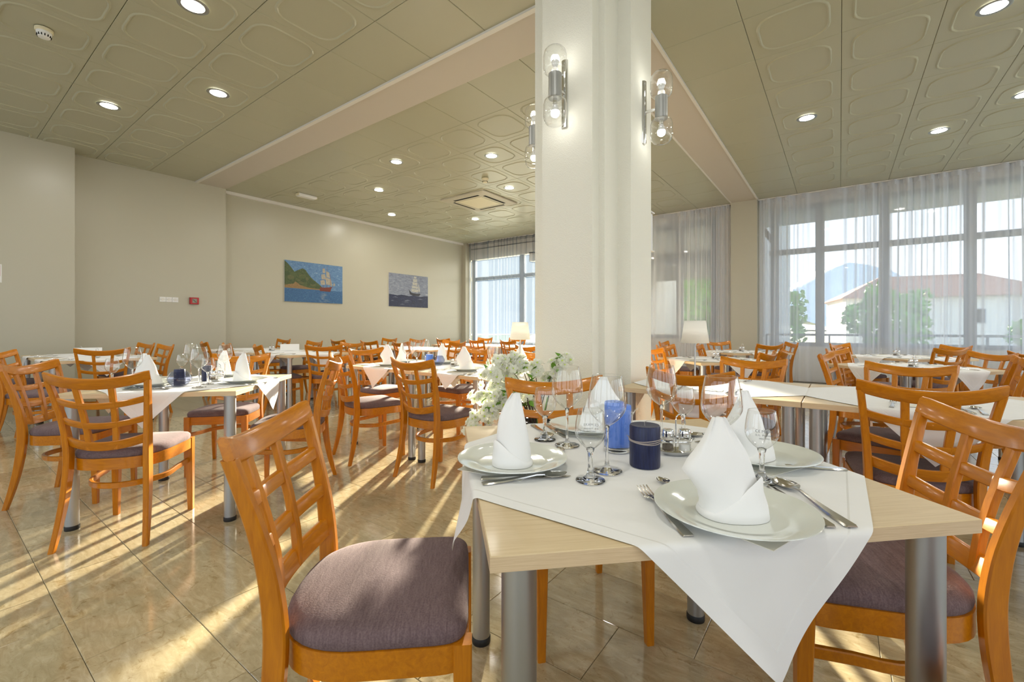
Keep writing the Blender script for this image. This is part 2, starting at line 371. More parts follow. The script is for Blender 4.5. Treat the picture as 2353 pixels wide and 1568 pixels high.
# curtains: gathered voile, one cloth per drop
def curtain(x0, x1, seed, label, y=WY - .14, amp=.045, ztop=CE - .03, per=.17, mt='voile'):
    r = random.Random(seed); nx = int((x1 - x0) / .018); nz = 14
    ph = [r.random() * 6.28 for _ in range(6)]; V = []; F = []; acc = 0; phs = []
    for i in range(nx + 1):
        acc += 2 * pi * .018 / per * (1 + .55 * sin(i * .06 + ph[0]) + .3 * sin(i * .023 + ph[1])); phs.append(acc)
    for j in range(nz + 1):
        t = j / nz; z = ztop - t * (ztop - .03)
        for i in range(nx + 1):
            x = x0 + (x1 - x0) * i / nx
            s = sin(phs[i] + .5 * sin(3 * t + ph[2])); a = amp * (.75 + .4 * sin(x * 2.1 + ph[3]) * t) * (1 if j > 1 else .8)
            fine = .012 * sin(phs[i] * 2.7 + ph[4]) * (1 - t * .4)
            V.append((x + .012 * t * sin(phs[i] * .5), a * s + fine, z + (.018 * abs(sin(phs[i])) if j == 0 else 0)))
    for j in range(nz):
        for i in range(nx):
            a = j * (nx + 1) + i; F.append((a, a + 1, a + nx + 2, a + nx + 1))
    c = ob('curtain', None, None, (0, y, 0)); tag(c, label, 'curtain', 'white voile curtains along the window wall')
    ob('drape', mesh('drape', V, F, mt, True), c)
    g = G(); V2 = []; F2 = []
    for j, z in enumerate((ztop + .012, ztop - .02, ztop - .075)):
        for i in range(nx + 1): V2.append((x0 + (x1 - x0) * i / nx, amp * .85 * sin(phs[i]) - .004, z))
    for j in range(2):
        for i in range(nx): a = j * (nx + 1) + i; F2.append((a, a + 1, a + nx + 2, a + nx + 1))
    ob('heading_tape', mesh('heading_tape', V2, F2, mt, True), c)
curtain(-9.56, -6.6, 11, 'sheer white voile curtain in the far left corner beside the seascape painting wall', per=.14, mt='voile_dimmed')
curtain(-6.6, -4.2, 12, 'sheer white voile curtain mostly hidden behind the square pillar', per=.14, mt='voile_dimmed')
curtain(-4.2, -1.93, 13, 'sheer white voile curtain between the square pillar and the cream window pier')
curtain(-1.36, .62, 14, 'sheer white voile curtain just right of the cream window pier', per=.23, amp=.05)
curtain(.62, 2.2, 15, 'sheer white voile curtain behind the diamond tables at the right window', amp=.055, per=.26)
curtain(2.2, 4.2, 16, 'sheer white voile curtain at the right edge of the photo', amp=.06, per=.23)
g = G().box(-9.56, WY - .16, CE - .02, -1.9, WY - .10, CE - .002).box(-1.37, WY - .16, CE - .02, 5.9, WY - .10, CE - .002)
struct('trim_3', g.build('trim_3', 'white_trim'))

# pillar: square core with a raised slab on each face
g = G().box(-1.874, 2.83, 0, -1.30, 3.69, CE - .012).box(-1.746, 2.73, 0, -1.345, 2.83, CE - .012).box(-1.30, 3.05, 0, -1.20, 3.47, CE - .012)
g.box(-1.974, 3.05, 0, -1.874, 3.47, CE - .012).box(-1.746, 3.69, 0, -1.345, 3.79, CE - .012)
struct('pillar', g.build('pillar', 'plaster'))

# ================================================================== chair
def chair_meshes():
    D = {}
    ZP = [0, .12, .25, .38, .48, .60, .70, .82]
    YP = [-.262, -.232, -.208, -.195, -.193, -.206, -.228, -.262]
    XP = [.200, .190, .181, .175, .173, .181, .192, .209]
    WX = [.012, .013, .014, .014, .014, .0135, .013, .013]; WYY = [.013, .017, .020, .023, .023, .020, .016, .014]
    def itp(A, z):
        for i in range(len(ZP) - 1):
            if z <= ZP[i + 1]: t = (z - ZP[i]) / (ZP[i + 1] - ZP[i]); return A[i] + (A[i + 1] - A[i]) * t
        i = len(ZP) - 2; return A[i + 1] + (A[i + 1] - A[i]) / (ZP[i + 1] - ZP[i]) * (z - ZP[-1])
    for s, k in ((-1, 'rl'), (1, 'rr')):
        R = []
        for i in range(29):
            z = .838 * i / 28; R.append(rr_ring(Vector((s * itp(XP, z), itp(YP, z), z)), X3, Y3, itp(WX, z), itp(WYY, z), .004))
        # smooth the poly-line a little
        for _ in range(3):
            for i in range(1, 28): R[i] = [(R[i - 1][j] + R[i][j] * 2 + R[i + 1][j]) / 4 for j in range(8)]
        D[k] = G().loft(R).build('rear_leg', 'wood_v', True, 40)
    B = .046
    def surf(x, z):  # back surface: bulges backward and sags at the middle
        hw = itp(XP, z); t = max(0, 1 - (x / hw) ** 2) if abs(x) < hw else 0
        return Vector((x, itp(YP, z) - B * t, z - .030 * t))
    R = []
    for i in range(25):
        x = -.2235 + .447 * i / 24; t = 1 - (x / .2235) ** 2
        c = Vector((x, -.268 - B * t, .860 - .036 * t)); hw = .0120 if 0 < i < 24 else .009; hh = .029 if 0 < i < 24 else .026
        tx = Vector((1, 2 * B * x / .2235 ** 2, 0)).normalized(); ny = Vector((-tx.y, tx.x, 0)); up = Vector((0, -.30, 1)).normalized()
        R.append(rr_ring(c, ny, up, hw, hh, .006))
    D['crest'] = G().loft(R).build('crest_rail', 'wood_h', True, 40)
    for k, z0, hh in (('bar1', .742, .0165), ('bar2', .640, .0165), ('bar3', .535, .024)):
        R = []; hw = itp(XP, z0) - .006
        for i in range(17):
            x = -hw + 2 * hw * i / 16; c = surf(x, z0); c.y += .002
            tx = Vector((1, 2 * B * x / hw ** 2, 0)).normalized(); ny = Vector((-tx.y, tx.x, 0)); up = Vector((0, -.25, 1)).normalized()
            R.append(rr_ring(c, ny, up, .009, hh, .003))
        D[k] = G().loft(R).build('back_bar', 'wood_h', True, 40)
    for k, s in (('sl', -1), ('sr', 1)):
        R = []
        for i in range(12):
            z = .515 + (.845 - .515) * i / 11; x = s * (.056 + .020 * (z - .515) / .33)
            c = surf(x, z); c.y += .004; R.append(rr_ring(c, X3, Y3, .0135, .0095, .003))
        D[k] = G().loft(R).build('slat', 'wood_v', True, 40)
    for k, s in (('fl', -1), ('fr', 1)):
        R = []
        for z, w, o in ((0, .0135, .006), (.38, .0195, 0), (.437, .0195, 0)):
            R.append(rr_ring(Vector((s * (.191 + o * .6), .192 + o, z)), X3, Y3, w, w, .003))
        D[k] = G().loft(R).build('front_leg', 'wood_v', True, 35)
    # seat outline: straight front, sides tapering, round rear
    def outline(k=1.0, n=40, corner=True, dy=0):
        P = []
        for i in range(n):
            a = 2 * pi * i / n; c_, s_ = cos(a), sin(a)
            if s_ >= 0: e = .22; x = .212 * abs(c_) ** e * (1 if c_ >= 0 else -1); y = .205 * abs(s_) ** e
            else: e = .74; x = (.212) * abs(c_) ** e * (1 if c_ >= 0 else -1); y = -.215 * abs(s_) ** e
            P.append((x * k, y * k + dy))
        return P
    def clean(P, z): return [(x, y, z) for x, y in P]
    n = 40; O = outline(); I = outline(.90)
    g = G(); g.loft([clean(O, .378), clean(O, .436), clean(I, .436), clean(I, .378)], loop=True)
    D['frame'] = g.build('seat_frame', 'wood_h', True, 35)
    g = G(); g.loft([clean(outline(k, dy=dy), z) for k, z, dy in ((.95, .430, 0), (.985, .440, 0), (.995, .452, 0), (.985, .464, 0), (.95, .473, 0), (.87, .479, 0), (.70, .483, 0), (.35, .486, 0), (.02, .487, 0))])
    D['cushion'] = g.build('seat_cushion', 'fabric', True, 60)
    R = []; P = [(.190, .192), (.190, .08)] + [(.190 * cos(a), .02 - .205 * sin(a)) for a in [pi * i / 18 for i in range(0, 19)]] + [(-.190, .08), (-.190, .192)]
    for i, (x, y) in enumerate(P):
        a = Vector((*P[max(0, i - 1)], 0)); b = Vector((*P[min(len(P) - 1, i + 1)], 0)); t = (b - a).normalized(); nn_ = Vector((-t.y, t.x, 0))
        zz = .285 + (.02 * max(0, y) / .19); k = .93
        R.append(rr_ring(Vector((x * k if abs(y - .192) > .01 else x, y * .93 if y < 0 else y, zz)), nn_, Z3, .0085, .0145, .003))
    D['stretcher'] = G().loft(R).build('stretcher', 'wood_h', True, 40)
    return D
CH = chair_meshes()
def chair(x, y, face, label, group=None):
    """x, y = middle of the crest rail on plan; face = compass of the sitter in degrees (0 = +X)."""
    a = radians(face); cx, cy = x + .275 * cos(a), y + .275 * sin(a)
    t = thing('dining_chair', label, 'chair', (cx, cy, 0), a - pi / 2, group)
    for nm, k in (('rear_leg', 'rl'), ('rear_leg', 'rr'), ('front_leg', 'fl'), ('front_leg', 'fr'), ('crest_rail', 'crest'), ('slat', 'sl'), ('slat', 'sr'),
                  ('back_bar', 'bar1'), ('back_bar', 'bar2'), ('back_bar', 'bar3'), ('seat_frame', 'frame'), ('stretcher', 'stretcher')): ob(nm, CH[k], t)
    ob('seat_cushion', CH['cushion'], t)
    return t
GC = 'orange beech lattice-back dining chairs'
CHAIRS = [
 (-1.12, .525, 42, 'large chair with a sunlit mauve seat at the left of the big front table'),
 (.29, 1.66, 202, 'right front chair cut by the photo edge, its seat under the front table'),
 (.28, 2.39, 97, 'chair seen from behind the right front chair, at the long right row'),
 (.34, 3.64, -112, 'chair across the long right row, its back toward the window tables'),
 (-2.94, .54, 138, 'sunlit chair seen from behind at the front of the laid left table'),
 (-4.20, .45, 49, 'chair at the left photo edge facing the laid left table'),
 (-6.35, 1.21, 169, 'chair with its back to us at the right end of the far left wall tables'),
 (-6.98, .50, 84, 'nearer of two chairs on the near side of the far left wall tables'),
 (-7.85, .42, 88, 'farther of two chairs on the near side of the far left wall tables'),
 (-6.45, .50, 60, 'chair cut by the left photo edge near the far left wall tables'),
 (-8.05, 2.0, -80, 'left chair on the wall side of the far left wall tables'),
 (-7.15, 1.98, -84, 'right chair on the wall side of the far left wall tables'),
 (-7.84, 2.66, 80, 'leftmost chair on the near side of the row under the left seascape painting'),
 (-6.92, 2.62, 80, 'middle chair on the near side of the row under the left seascape painting'),
 (-5.97, 2.62, 76, 'rightmost chair on the near side of the row under the left seascape painting'),
 (-4.09, 1.66, -42, 'chair on the far side of the laid left table, glossy glint on its crest rail'),
 (-5.30, 3.12, 140, 'chair standing at the right end of the row under the left seascape painting'),
 (-3.33, 2.10, 76, 'chair angled at the left front of the laid middle tables'),
 (-2.87, 1.76, 231, 'chair seen edge-on at the right side of the laid left table'),
 (-2.44, 2.10, 90, 'chair seen from behind at the laid middle tables, right of the angled one'),
 (-4.12, 2.92, 2, 'chair at the left end of the laid middle tables'),
 (-8.72, 4.30, -86, 'left chair beyond the row under the left seascape painting'),
 (-7.04, 3.98, -88, 'middle chair beyond the row under the left seascape painting'),
 (-5.98, 3.98, -75, 'turned chair beyond the right end of the row under the left seascape painting'),
 (-7.35, 4.60, 90, 'leftmost chair on the near side of the second row, below the paintings'),
 (-6.40, 4.58, 92, 'middle chair on the near side of the second row, below the paintings'),
 (-5.58, 4.58, 84, 'rightmost chair on the near side of the second row, behind tall goblets'),
 (-7.60, 5.95, -87, 'left chair on the wall side of the second row'),
 (-6.66, 5.88, -91, 'middle chair on the wall side of the second row'),
 (-5.70, 5.84, -93, 'right chair on the wall side of the second row'),
 (-4.88, 5.15, 188, 'chair at the right end of the second row, back toward the left curtain'),
 (-6.50, 6.42, 82, 'leftmost chair on the near side of the farthest row'),
 (-5.50, 6.30, 79, 'middle chair on the near side of the farthest row, below the curtain edge'),
 (-4.70, 6.22, 75, 'rightmost chair on the near side of the farthest row, left of the lamp shade'),
 (-6.37, 7.60, -95, 'left chair at the back of the farthest row, against the left curtain'),
 (-5.48, 7.60, -92, 'middle chair at the back of the farthest row, against the left curtain'),
 (-4.50, 7.55, -88, 'right chair at the back of the farthest row, beside the lamp shade'),
 (-3.20, 3.72, -96, 'chair on the far side of the laid middle tables, left of the tall goblet'),
 (-2.38, 3.55, -92, 'chair on the far side of the laid middle tables, cut by the square pillar'),
 (-3.17, 4.62, 79, 'chair standing free behind the small table lamp, partly behind the square pillar'),
 (-1.015, 1.695, -42, 'chair across the front table, its crest rail behind the wine glasses'),
 (-.64, 2.42, 88, 'chair on the near side of the long right row, behind the big wine glasses'),
 (-.51, 3.62, -100, 'chair across the long right row, right of the small white table lamp'),
 (-1.60, 7.86, -40, 'far chair against the curtain left of the cream window pier'),
 (-1.50, 6.28, 20, 'edge-on chair just right of the small table lamp shade'),
 (-2.26, 7.14, 0, 'farthest chair beside the square pillar, against the middle curtain'),
 (-1.68, 4.98, 42, 'edge-on chair touching the right outline of the square pillar'),
 (-1.80, 5.75, -12, 'chair left of the small window table near the square pillar'),
 (-.76, 6.90, 142, 'chair right of the table standing before the cream window pier'),
 (-.53, 4.60, 172, 'nearer of two nested chairs at the right of the window table beside the pillar'),
 (-.46, 5.06, 182, 'farther of two nested chairs at the right of the window table beside the pillar'),
 (-.58, 7.80, 205, 'edge-on chair against the left end of the big right curtain'),
 (-.09, 4.66, 350, 'nearest chair at the left corner of the front window table'),
 (-.02, 5.80, -25, 'chair behind the left corner of the front window table'),
 (.00, 7.72, -30, 'leftmost dark chair beside the back window table'),
 (.03, 6.38, 5, 'second dark chair left of the back window table'),
 (.96, 6.63, 136, 'chair at the near right side of the back window table'),
 (1.16, 7.72, 210, 'chair at the right corner of the back window table'),
 (1.10, 5.78, 212, 'left chair of the cluster at the right of the front window table'),
 (1.07, 4.97, 170, 'middle chair of the cluster at the right of the front window table'),
 (1.02, 4.50, 172, 'rightmost chair of the cluster at the right of the front window table'),
 (1.42, 5.98, 40, 'dark chair cut by the right photo edge before the big curtain'),
 (.395, .68, 126, 'chair at the bottom photo edge, only its mauve seat rim shows below the cloth'),
]
for c in CHAIRS: chair(*c, group=GC)

# ================================================================== tables
TH = .743
def tabletop_geo(sx_, sy_):
    g = G(); hx, hy = sx_ / 2, sy_ / 2; b = .0015
    o_ = [(-hx, -hy), (hx, -hy), (hx, hy), (-hx, hy)]; i_ = [(-hx + b, -hy + b), (hx - b, -hy + b), (hx - b, hy - b), (-hx + b, hy - b)]
    r1 = [(x, y, TH - .026) for x, y in o_]; r2 = [(x, y, TH - b) for x, y in o_]; r3 = [(x, y, TH) for x, y in i_]
    g.add(r1 + r2, [(0, 1, 5, 4), (1, 2, 6, 5), (2, 3, 7, 6), (3, 0, 4, 7), (3, 2, 1, 0)], 1)
    g.add(r2 + r3, [(0, 1, 5, 4), (1, 2, 6, 5), (2, 3, 7, 6), (3, 0, 4, 7), (4, 5, 6, 7)], 0); return g
TOP = {}
LEG = G().lathe([(.030, .022), (.030, TH - .026)], 28, caps=True).build('leg', 'steel', True, 40)
FOOT = G().lathe([(.0315, 0), (.0325, .004), (.0325, .020), (.0305, .024)], 28, caps=True).build('foot_cap', 'rubber', True, 40)
MNT = G().lathe([(.045, TH - .031), (.045, TH - .0262)], 20, caps=True).build('mounting_plate', 'steel', True, 40)
def cloth_geo(hd, ax, ay, seed, nseg):
    """square cloth turned 45 degrees on the top; corners hang over the edges"""
    r = random.Random(seed); ph = [r.random() * 6.28 for _ in range(8)]; V = []; UV = []
    rad = .010
    def over(u, a):
        s = abs(u) - a
        if s <= 0: return abs(u), 0
        q = min(s / rad, pi / 2); o_ = a + rad * sin(q); d = rad * (1 - cos(q))
        rem = s - q * rad
        return o_ + rem * .10, d + rem * .995
    for j in range(nseg + 1):
        for i in range(nseg + 1):
            p, q = 2 * i / nseg - 1, 2 * j / nseg - 1
            u = (p - q) * hd / 2; v = (p + q) * hd / 2
            U, du = over(u, ax + .0015); Vv, dv = over(v, ay + .0015)
            x = U * (1 if u >= 0 else -1); y = Vv * (1 if v >= 0 else -1); d = max(du, dv)
            z = TH + .0016 - d
            if d == 0: z += .0009 * (1 + sin(u * 17 + ph[0]) * sin(v * 13 + ph[1]))
            else:
                k = min(1, d / .2); w = .010 * k * sin((v if du > dv else u) * 26 + ph[2]) + .006 * k * sin((v if du > dv else u) * 11 + ph[3]) + .008 * k
                if du > dv: x += w * (1 if u >= 0 else -1)
                else: y += w * (1 if v >= 0 else -1)
            V.append((x, y, z)); UV.append((p, q))
    F = [(j * (nseg + 1) + i, j * (nseg + 1) + i + 1, (j + 1) * (nseg + 1) + i + 1, (j + 1) * (nseg + 1) + i) for j in range(nseg) for i in range(nseg)]
    me = mesh('tablecloth', V, F, 'cloth', True); ul = me.uv_layers.new(name='UVMap')
    ul.data.foreach_set('uv', [c for f in F for i in f for c in UV[i]]); return me
TABLES = {}
def table(key, cx, cy, rot, phrase, sx_=.92, sy_=.92, hd=.65, hdy=None, seg=48, label=None, clabel=None):
    t = thing('dining_table', label or 'maple table with steel legs, ' + phrase, 'table', (cx, cy, 0), radians(rot), 'square maple dining tables')
    if (sx_, sy_) not in TOP: TOP[(sx_, sy_)] = tabletop_geo(sx_, sy_).build('tabletop', ['maple_top', 'maple_edge'])
    ob('tabletop', TOP[(sx_, sy_)], t)
    for a in (-1, 1):
        for b in (-1, 1):
            l = ob('leg', LEG, t, (a * (sx_ / 2 - .055), b * (sy_ / 2 - .055), 0)); ob('foot_cap', FOOT, l); ob('mounting_plate', MNT, l)
    c = ob('tablecloth', cloth_geo(hd, sx_ / 2, sy_ / 2, len(TABLES), seg), None, (cx, cy, 0), (0, 0, radians(rot)))
    tag(c, clabel or 'white cloth on ' + phrase, 'tablecloth', 'white cloths laid diagonally'); TABLES[key] = (cx, cy, radians(rot), sx_, sy_, phrase)
table('A', -.4375, 1.184, 45, 'the big front table', seg=150, hd=.686, label='pale maple front table with a lit cut corner, nearest the camera', clabel='large white cloth on the front table, its corner hanging toward the camera')
table('B', -3.364, 1.077, 45, 'the laid left table', sx_=.905, sy_=.905, seg=90)
table('D1', -3.275, 2.88, 0, 'the laid table left of the pillar', seg=80)
table('D2', -2.398, 2.88, 0, 'the laid table right beside the pillar', sx_=.815, hd=.58, seg=80)
table('E', -.61, 2.95, 0, 'the long right row where it meets the pillar', sy_=.86, seg=80)
table('F', .315, 2.95, 0, 'the middle of the long right row', sy_=.86, seg=80, hd=.655)
table('G', 1.24, 2.95, 0, 'the long right row at the photo edge', sy_=.86, seg=72)
table('C1', -7.92, 1.27, 0, 'the left table of the far left wall pair', seg=72)
table('C2', -6.99, 1.27, 0, 'the right table of the far left wall pair', seg=72)
for i in range(3): table('G%d' % i, -7.87 + .93 * i, 3.24, 0, 'the %s table under the left seascape' % ('left', 'middle', 'right')[i], seg=72)
for i in range(3): table('H%d' % i, -7.45 + .93 * i, 5.21, 0, 'the %s table of the second row' % ('left', 'middle', 'right')[i], seg=72)
for i in range(3): table('J%d' % i, -6.45 + .93 * i, 6.95, 0, 'the %s table of the farthest row' % ('left', 'middle', 'right')[i], seg=72)
table('R1', -1.12, 5.35, 45, 'the small window table beside the pillar', seg=72)
table('R2', -1.17, 7.30, 45, 'the table before the cream window pier', seg=72)
table('R3', .52, 5.38, 45, 'the front diamond table at the right window', seg=72)
table('R4', .62, 7.20, 45, 'the back diamond table at the right window', seg=72)

# ================================================================== tableware (tops at TZ)
TZ = TH + .0045
PLATE = G().lathe([(.0, .004), (.070, .004), (.074, .0), (.080, .0), (.086, .006), (.112, .013), (.138, .020), (.1405, .0215), (.140, .0232), (.136, .0228), (.110, .016), (.092, .0095), (.084, .0075), (.0, .0075)], 56).build('plate', 'china', True, 50)
def bowl_stem(rim, rmax, hb, H_, rstem, rfoot, zmax):
    z0 = H_ - hb
    prof = []
    for i in range(15):
        t = i / 14
        if t < zmax: r_ = rstem * 1.6 + (rmax - rstem * 1.6) * sin(pi / 2 * t / zmax) ** .85
        else: r_ = rmax + (rim - rmax) * ((t - zmax) / (1 - zmax)) ** 1.6
        prof.append((r_, z0 + hb * t))
    return prof
def wineglass_meshes(rim, rmax, hb, H_, rstem, rfoot, zmax):
    p = bowl_stem(rim, rmax, hb, H_, rstem, rfoot, zmax); z0 = H_ - hb
    b = G().lathe(p + [(rim - .0006, H_ + .0008), (rim - .0014, H_)], 36).build('bowl', 'glass', True)
    s = G().lathe([(0, .0005)] + [(rstem * 3, .006), (rstem * 1.5, .016), (rstem, .03), (rstem * .9, z0 * .55), (rstem * 1.1, z0 * .85), (rstem * 1.7, z0 + .001), (0, z0 + .004)], 20).build('stem', 'glass_solid', True)
    f_ = G().lathe([(0, 0), (rfoot * .96, 0), (rfoot, .0012), (rfoot * .97, .0028), (rfoot * .5, .0042), (rstem * 3, .0065)], 32).build('foot', 'glass_solid', True)
    return b, s, f_
WG = wineglass_meshes(.036, .0465, .125, .235, .0038, .037, .42)
SG = wineglass_meshes(.0285, .0355, .088, .162, .0058, .034, .45)
GOB = wineglass_meshes(.031, .039, .150, .235, .006, .036, .55)
def glass(kind, x, y, label):
    nm = {'W': 'wine_glass', 'S': 'small_wine_glass', 'O': 'goblet'}[kind]
    t = thing(nm, label, 'glass', (x, y, TZ), 0, 'stemmed glasses on the laid tables')
    for n_, me in zip(('bowl', 'stem', 'foot'), {'W': WG, 'S': SG, 'O': GOB}[kind]): ob(n_, me, t)
    return t
# napkins folded into tall cones
def napkin_meshes(L, Rr, Bd, cuff, mirror=1):
    T = [0, .1, .2, .33, .45, .52, .62, .75, .88, 1]; n = 28; Hh = .178
    def at(A, t):
        x = t * (len(A) - 1); i = min(int(x), len(A) - 2); return A[i] + (A[i + 1] - A[i]) * (x - i)
    R = []
    for i in range(19):
        t = i / 18; l, r_, b = at(L, t), at(Rr, t), at(Bd, t); ring = []
        for j in range(n):
            a = 2 * pi * j / n; c_, s_ = cos(a), sin(a); ex = .85
            x = (l + r_) / 2 + (r_ - l) / 2 * abs(c_) ** ex * (1 if c_ > 0 else -1)
            y = b * abs(s_) ** ex * (1 if s_ > 0 else -1) * (1 - .12 * t * c_) + .004 * t * sin(5 * a)
            ring.append((mirror * x, y, Hh * t))
        R.append(ring)
    if mirror < 0: R = [list(reversed(q)) for q in R]
    cone = G().loft(R).build('cone', 'napkin', True, 70)
    R2 = []; m_ = 36
    for i in range(5):
        ring = []
        for j in range(m_):
            a = 2 * pi * j / m_ ; c_, s_ = cos(a), sin(a)
            w_ = max(0, cos(a + .55)) ** 3
            h = .012 + cuff * max(0, (c_ * .8 - s_ * .35 + .35)) + .016 * w_
            k = (1.05, 1.07, 1.05, 1.02, .99)[i] + w_ * (0, .02, .08, .14, .10)[i]; z = (0, h * .3, h * .65, h * .96, h)[i]
            l, r_, b = at(L, min(.3, z / Hh)), at(Rr, min(.3, z / Hh)), at(Bd, min(.3, z / Hh)); ex = .85
            x = ((l + r_) / 2 + (r_ - l) / 2 * abs(c_) ** ex * (1 if c_ > 0 else -1)) * k
            ring.append((mirror * x, b * abs(s_) ** ex * (1 if s_ > 0 else -1) * k, z))
        R2.append(ring)
    if mirror < 0: R2 = [list(reversed(q)) for q in R2]
    return cone, G().loft(R2, caps=False).build('folded_cuff', 'napkin', True, 70)
NA = napkin_meshes([-.060, -.058, -.062, -.076, -.092, -.082, -.066, -.053, -.044, -.036], [.058, .054, .048, .042, .036, .030, .021, .009, -.004, -.014], [.048, .044, .040, .034, .030, .026, .022, .016, .010, .004], .038)
NB = napkin_meshes([-.046, -.045, -.043, -.040, -.036, -.032, -.028, -.024, -.020, -.016], [.052, .050, .046, .044, .042, .040, .036, .028, .018, .004], [.046, .043, .039, .034, .030, .026, .022, .016, .010, .004], .030, -1)
def napkin(var, x, y, rz, label, z=TZ + .008, s=1):
    t = thing('folded_napkin', label, 'napkin', (x, y, z), radians(rz), 'cone-folded napkins on the plates'); t.scale = (s, s, s)
    for n_, me in zip(('cone', 'folded_cuff'), NA if var == 'A' else NB): ob(n_, me, t)
def plate(x, y, label): 
    o_ = ob('plate', PLATE, None, (x, y, TZ)); tag(o_, label, 'plate', 'white dinner plates')
# cutlery, lying along +y from the handle end
def strip(pts):  # pts: (y, halfwidth, z, thick)
    return G().loft([[(-w, y, z), (w, y, z), (w * .8, y, z + t), (-w * .8, y, z + t)] for y, w, z, t in pts])
g = strip([(0, .0085, 0, .0022), (.004, .0100, 0, .0028), (.05, .0085, .0004, .0032), (.10, .0045, .003, .003), (.125, .0035, .0055, .0026), (.140, .0045, .006, .002), (.150, .0110, .004, .0015), (.160, .0125, .003, .0014)])
for k in range(4):
    x = -.0100 + k * .00667
    g.loft([[(x * (1 if y < .17 else .96) - w, y, z), (x + w, y, z), (x + w, y, z + .0014), (x - w, y, z + .0014)] for y, w, z in ((.158, .0019, .003), (.175, .0017, .0042), (.195, .0012, .008), (.2, .0006, .009))])
FORK = g.build('fork', 'cutlery', True, 40)
g = strip([(0, .0085, 0, .0025), (.004, .0095, 0, .0040), (.06, .0080, 0, .0050), (.105, .0060, 0, .0050)]); HANDLE = g.build('handle', 'cutlery', True, 40)
g = strip([(.105, .0050, .0008, .0030), (.115, .0088, .001, .0016), (.16, .0105, .001, .0012), (.195, .0080, .001, .001), (.212, .0010, .001, .0008)]); BLADE = g.build('blade', 'cutlery', True, 40)
g = strip([(0, .0085, 0, .0022), (.004, .0100, 0, .0028), (.05, .0080, .0006, .0032), (.10, .0042, .004, .003), (.130, .0032, .0075, .0026), (.150, .0045, .007, .002)]); SPH = g.build('handle', 'cutlery', True, 40)
R = []
for i in range(9):
    t = i / 8; y = .146 + .062 * t; w = .0215 * sin(pi * min(.999, max(.04, t)) ** .8) ** .62; dz = .0075 * sin(pi * t)
    R.append([(w * q, y, .0078 - .003 * t * (1 - t) - dz * (1 - q * q)) for q in (-1, -.66, -.33, 0, .33, .66, 1)])
g = G(); V = [p for r_ in R for p in r_]; V2 = [(x, y, z - .0012) for x, y, z in V]; F = []
for i in range(8):
    for j in range(6): a = i * 7 + j; F.append((a, a + 1, a + 8, a + 7))
g.add(V, F); g.add(V2, [tuple(reversed(f_)) for f_ in F])
bnd = [i for i in range(7)] + [i * 7 + 6 for i in range(1, 9)] + [56 + j for j in range(5, -1, -1)] + [i * 7 for i in range(7, 0, -1)]
nb = len(V); g.F += [(bnd[i], bnd[(i + 1) % len(bnd)], nb + bnd[(i + 1) % len(bnd)], nb + bnd[i]) for i in range(len(bnd))]; g.m += [0] * len(bnd)
SPB = g.build('bowl', 'cutlery', True, 60)
def cutlery(kind, x0, y0, x1, y1, label, z=TZ, s=1, group='place-setting cutlery'):
    """handle end at (x0, y0), pointing to (x1, y1)"""
    rz = math.atan2(y1 - y0, x1 - x0) - pi / 2
    if kind == 'fork': t = ob('fork', FORK, None, (x0, y0, z), (0, 0, rz)); tag(t, label, 'fork', group)
    elif kind == 'knife': t = thing('knife', label, 'knife', (x0, y0, z), rz, group); ob('handle', HANDLE, t); ob('blade', BLADE, t)
    else: t = thing('spoon', label, 'spoon', (x0, y0, z), rz, group); ob('handle', SPH, t); ob('bowl', SPB, t)
    t.scale = (s, s, s); return t
PAPER = G().box(-.09, -.09, 0, .09, .09, .0012).build('paper_napkin', 'paper')
def paper(x, y, rz, label, sx_=1, sy_=1, z=TZ - .0015):
    o_ = ob('paper_napkin', PAPER, None, (x, y, z), (0, 0, radians(rz)), (sx_, sy_, 1)); tag(o_, label, 'napkin', 'cream paper napkins')
# cruet stand
def oval(r, z, k=.62, n=28): return [(r * cos(2 * pi * j / n), r * k * sin(2 * pi * j / n), z) for j in range(n)]
g = G().loft([oval(.034, .0), oval(.040, .004), oval(.050, .010), oval(.0515, .011), oval(.048, .0105), oval(.040, .006)]); CRT = g.build('tray', 'chrome', True, 40)
g = G(); g.loft([oval(.0445, .036, .66), oval(.0455, .038, .66), oval(.0445, .040, .66), oval(.043, .038, .66)], loop=True)
g.tube([(0, 0, .008), (0, 0, .095)] + [(0 + .012 - .012 * cos(a), 0, .095 + .016 * sin(a)) for a in (.5, 1.0, 1.57, 2.1, 2.6, 3.1)] + [(.0265, 0, .083)], .0022, 8); CRH = g.build('handle_ring', 'chrome', True, 60)
SHB = G().lathe([(0, .009), (.0165, .009), (.0175, .012), (.0165, .040), (.0155, .050), (.0, .050)], 18).build('jar', 'glass', True)
SHC = G().lathe([(.0165, .048), (.017, .050), (.0168, .064), (.0145, .0685), (0, .0705)], 20).build('cap', 'chrome', True, 40)
SLT = G().lathe([(0, .011), (.0150, .011), (.0148, .028), (0, .029)], 14).build('salt', 'salt', True, 40); PPR = G().lathe([(0, .011), (.0150, .011), (.0148, .026), (0, .027)], 14).build('pepper', 'pepper', True, 40)
def cruet(x, y, rz, label, z=TZ, toothpick=False):
    t = thing('cruet_stand', label, 'cruet', (x, y, z), radians(rz), 'salt and pepper cruet stands'); ob('tray', CRT, t); ob('handle_ring', CRH, t)
    for sx_, fill, nm in ((-.023, PPR, 'pepper'), (.024, SLT, 'salt')):
        j = ob('shaker', SHB, t, (sx_, 0, 0)); ob('cap', SHC, j); ob(nm, fill, j)
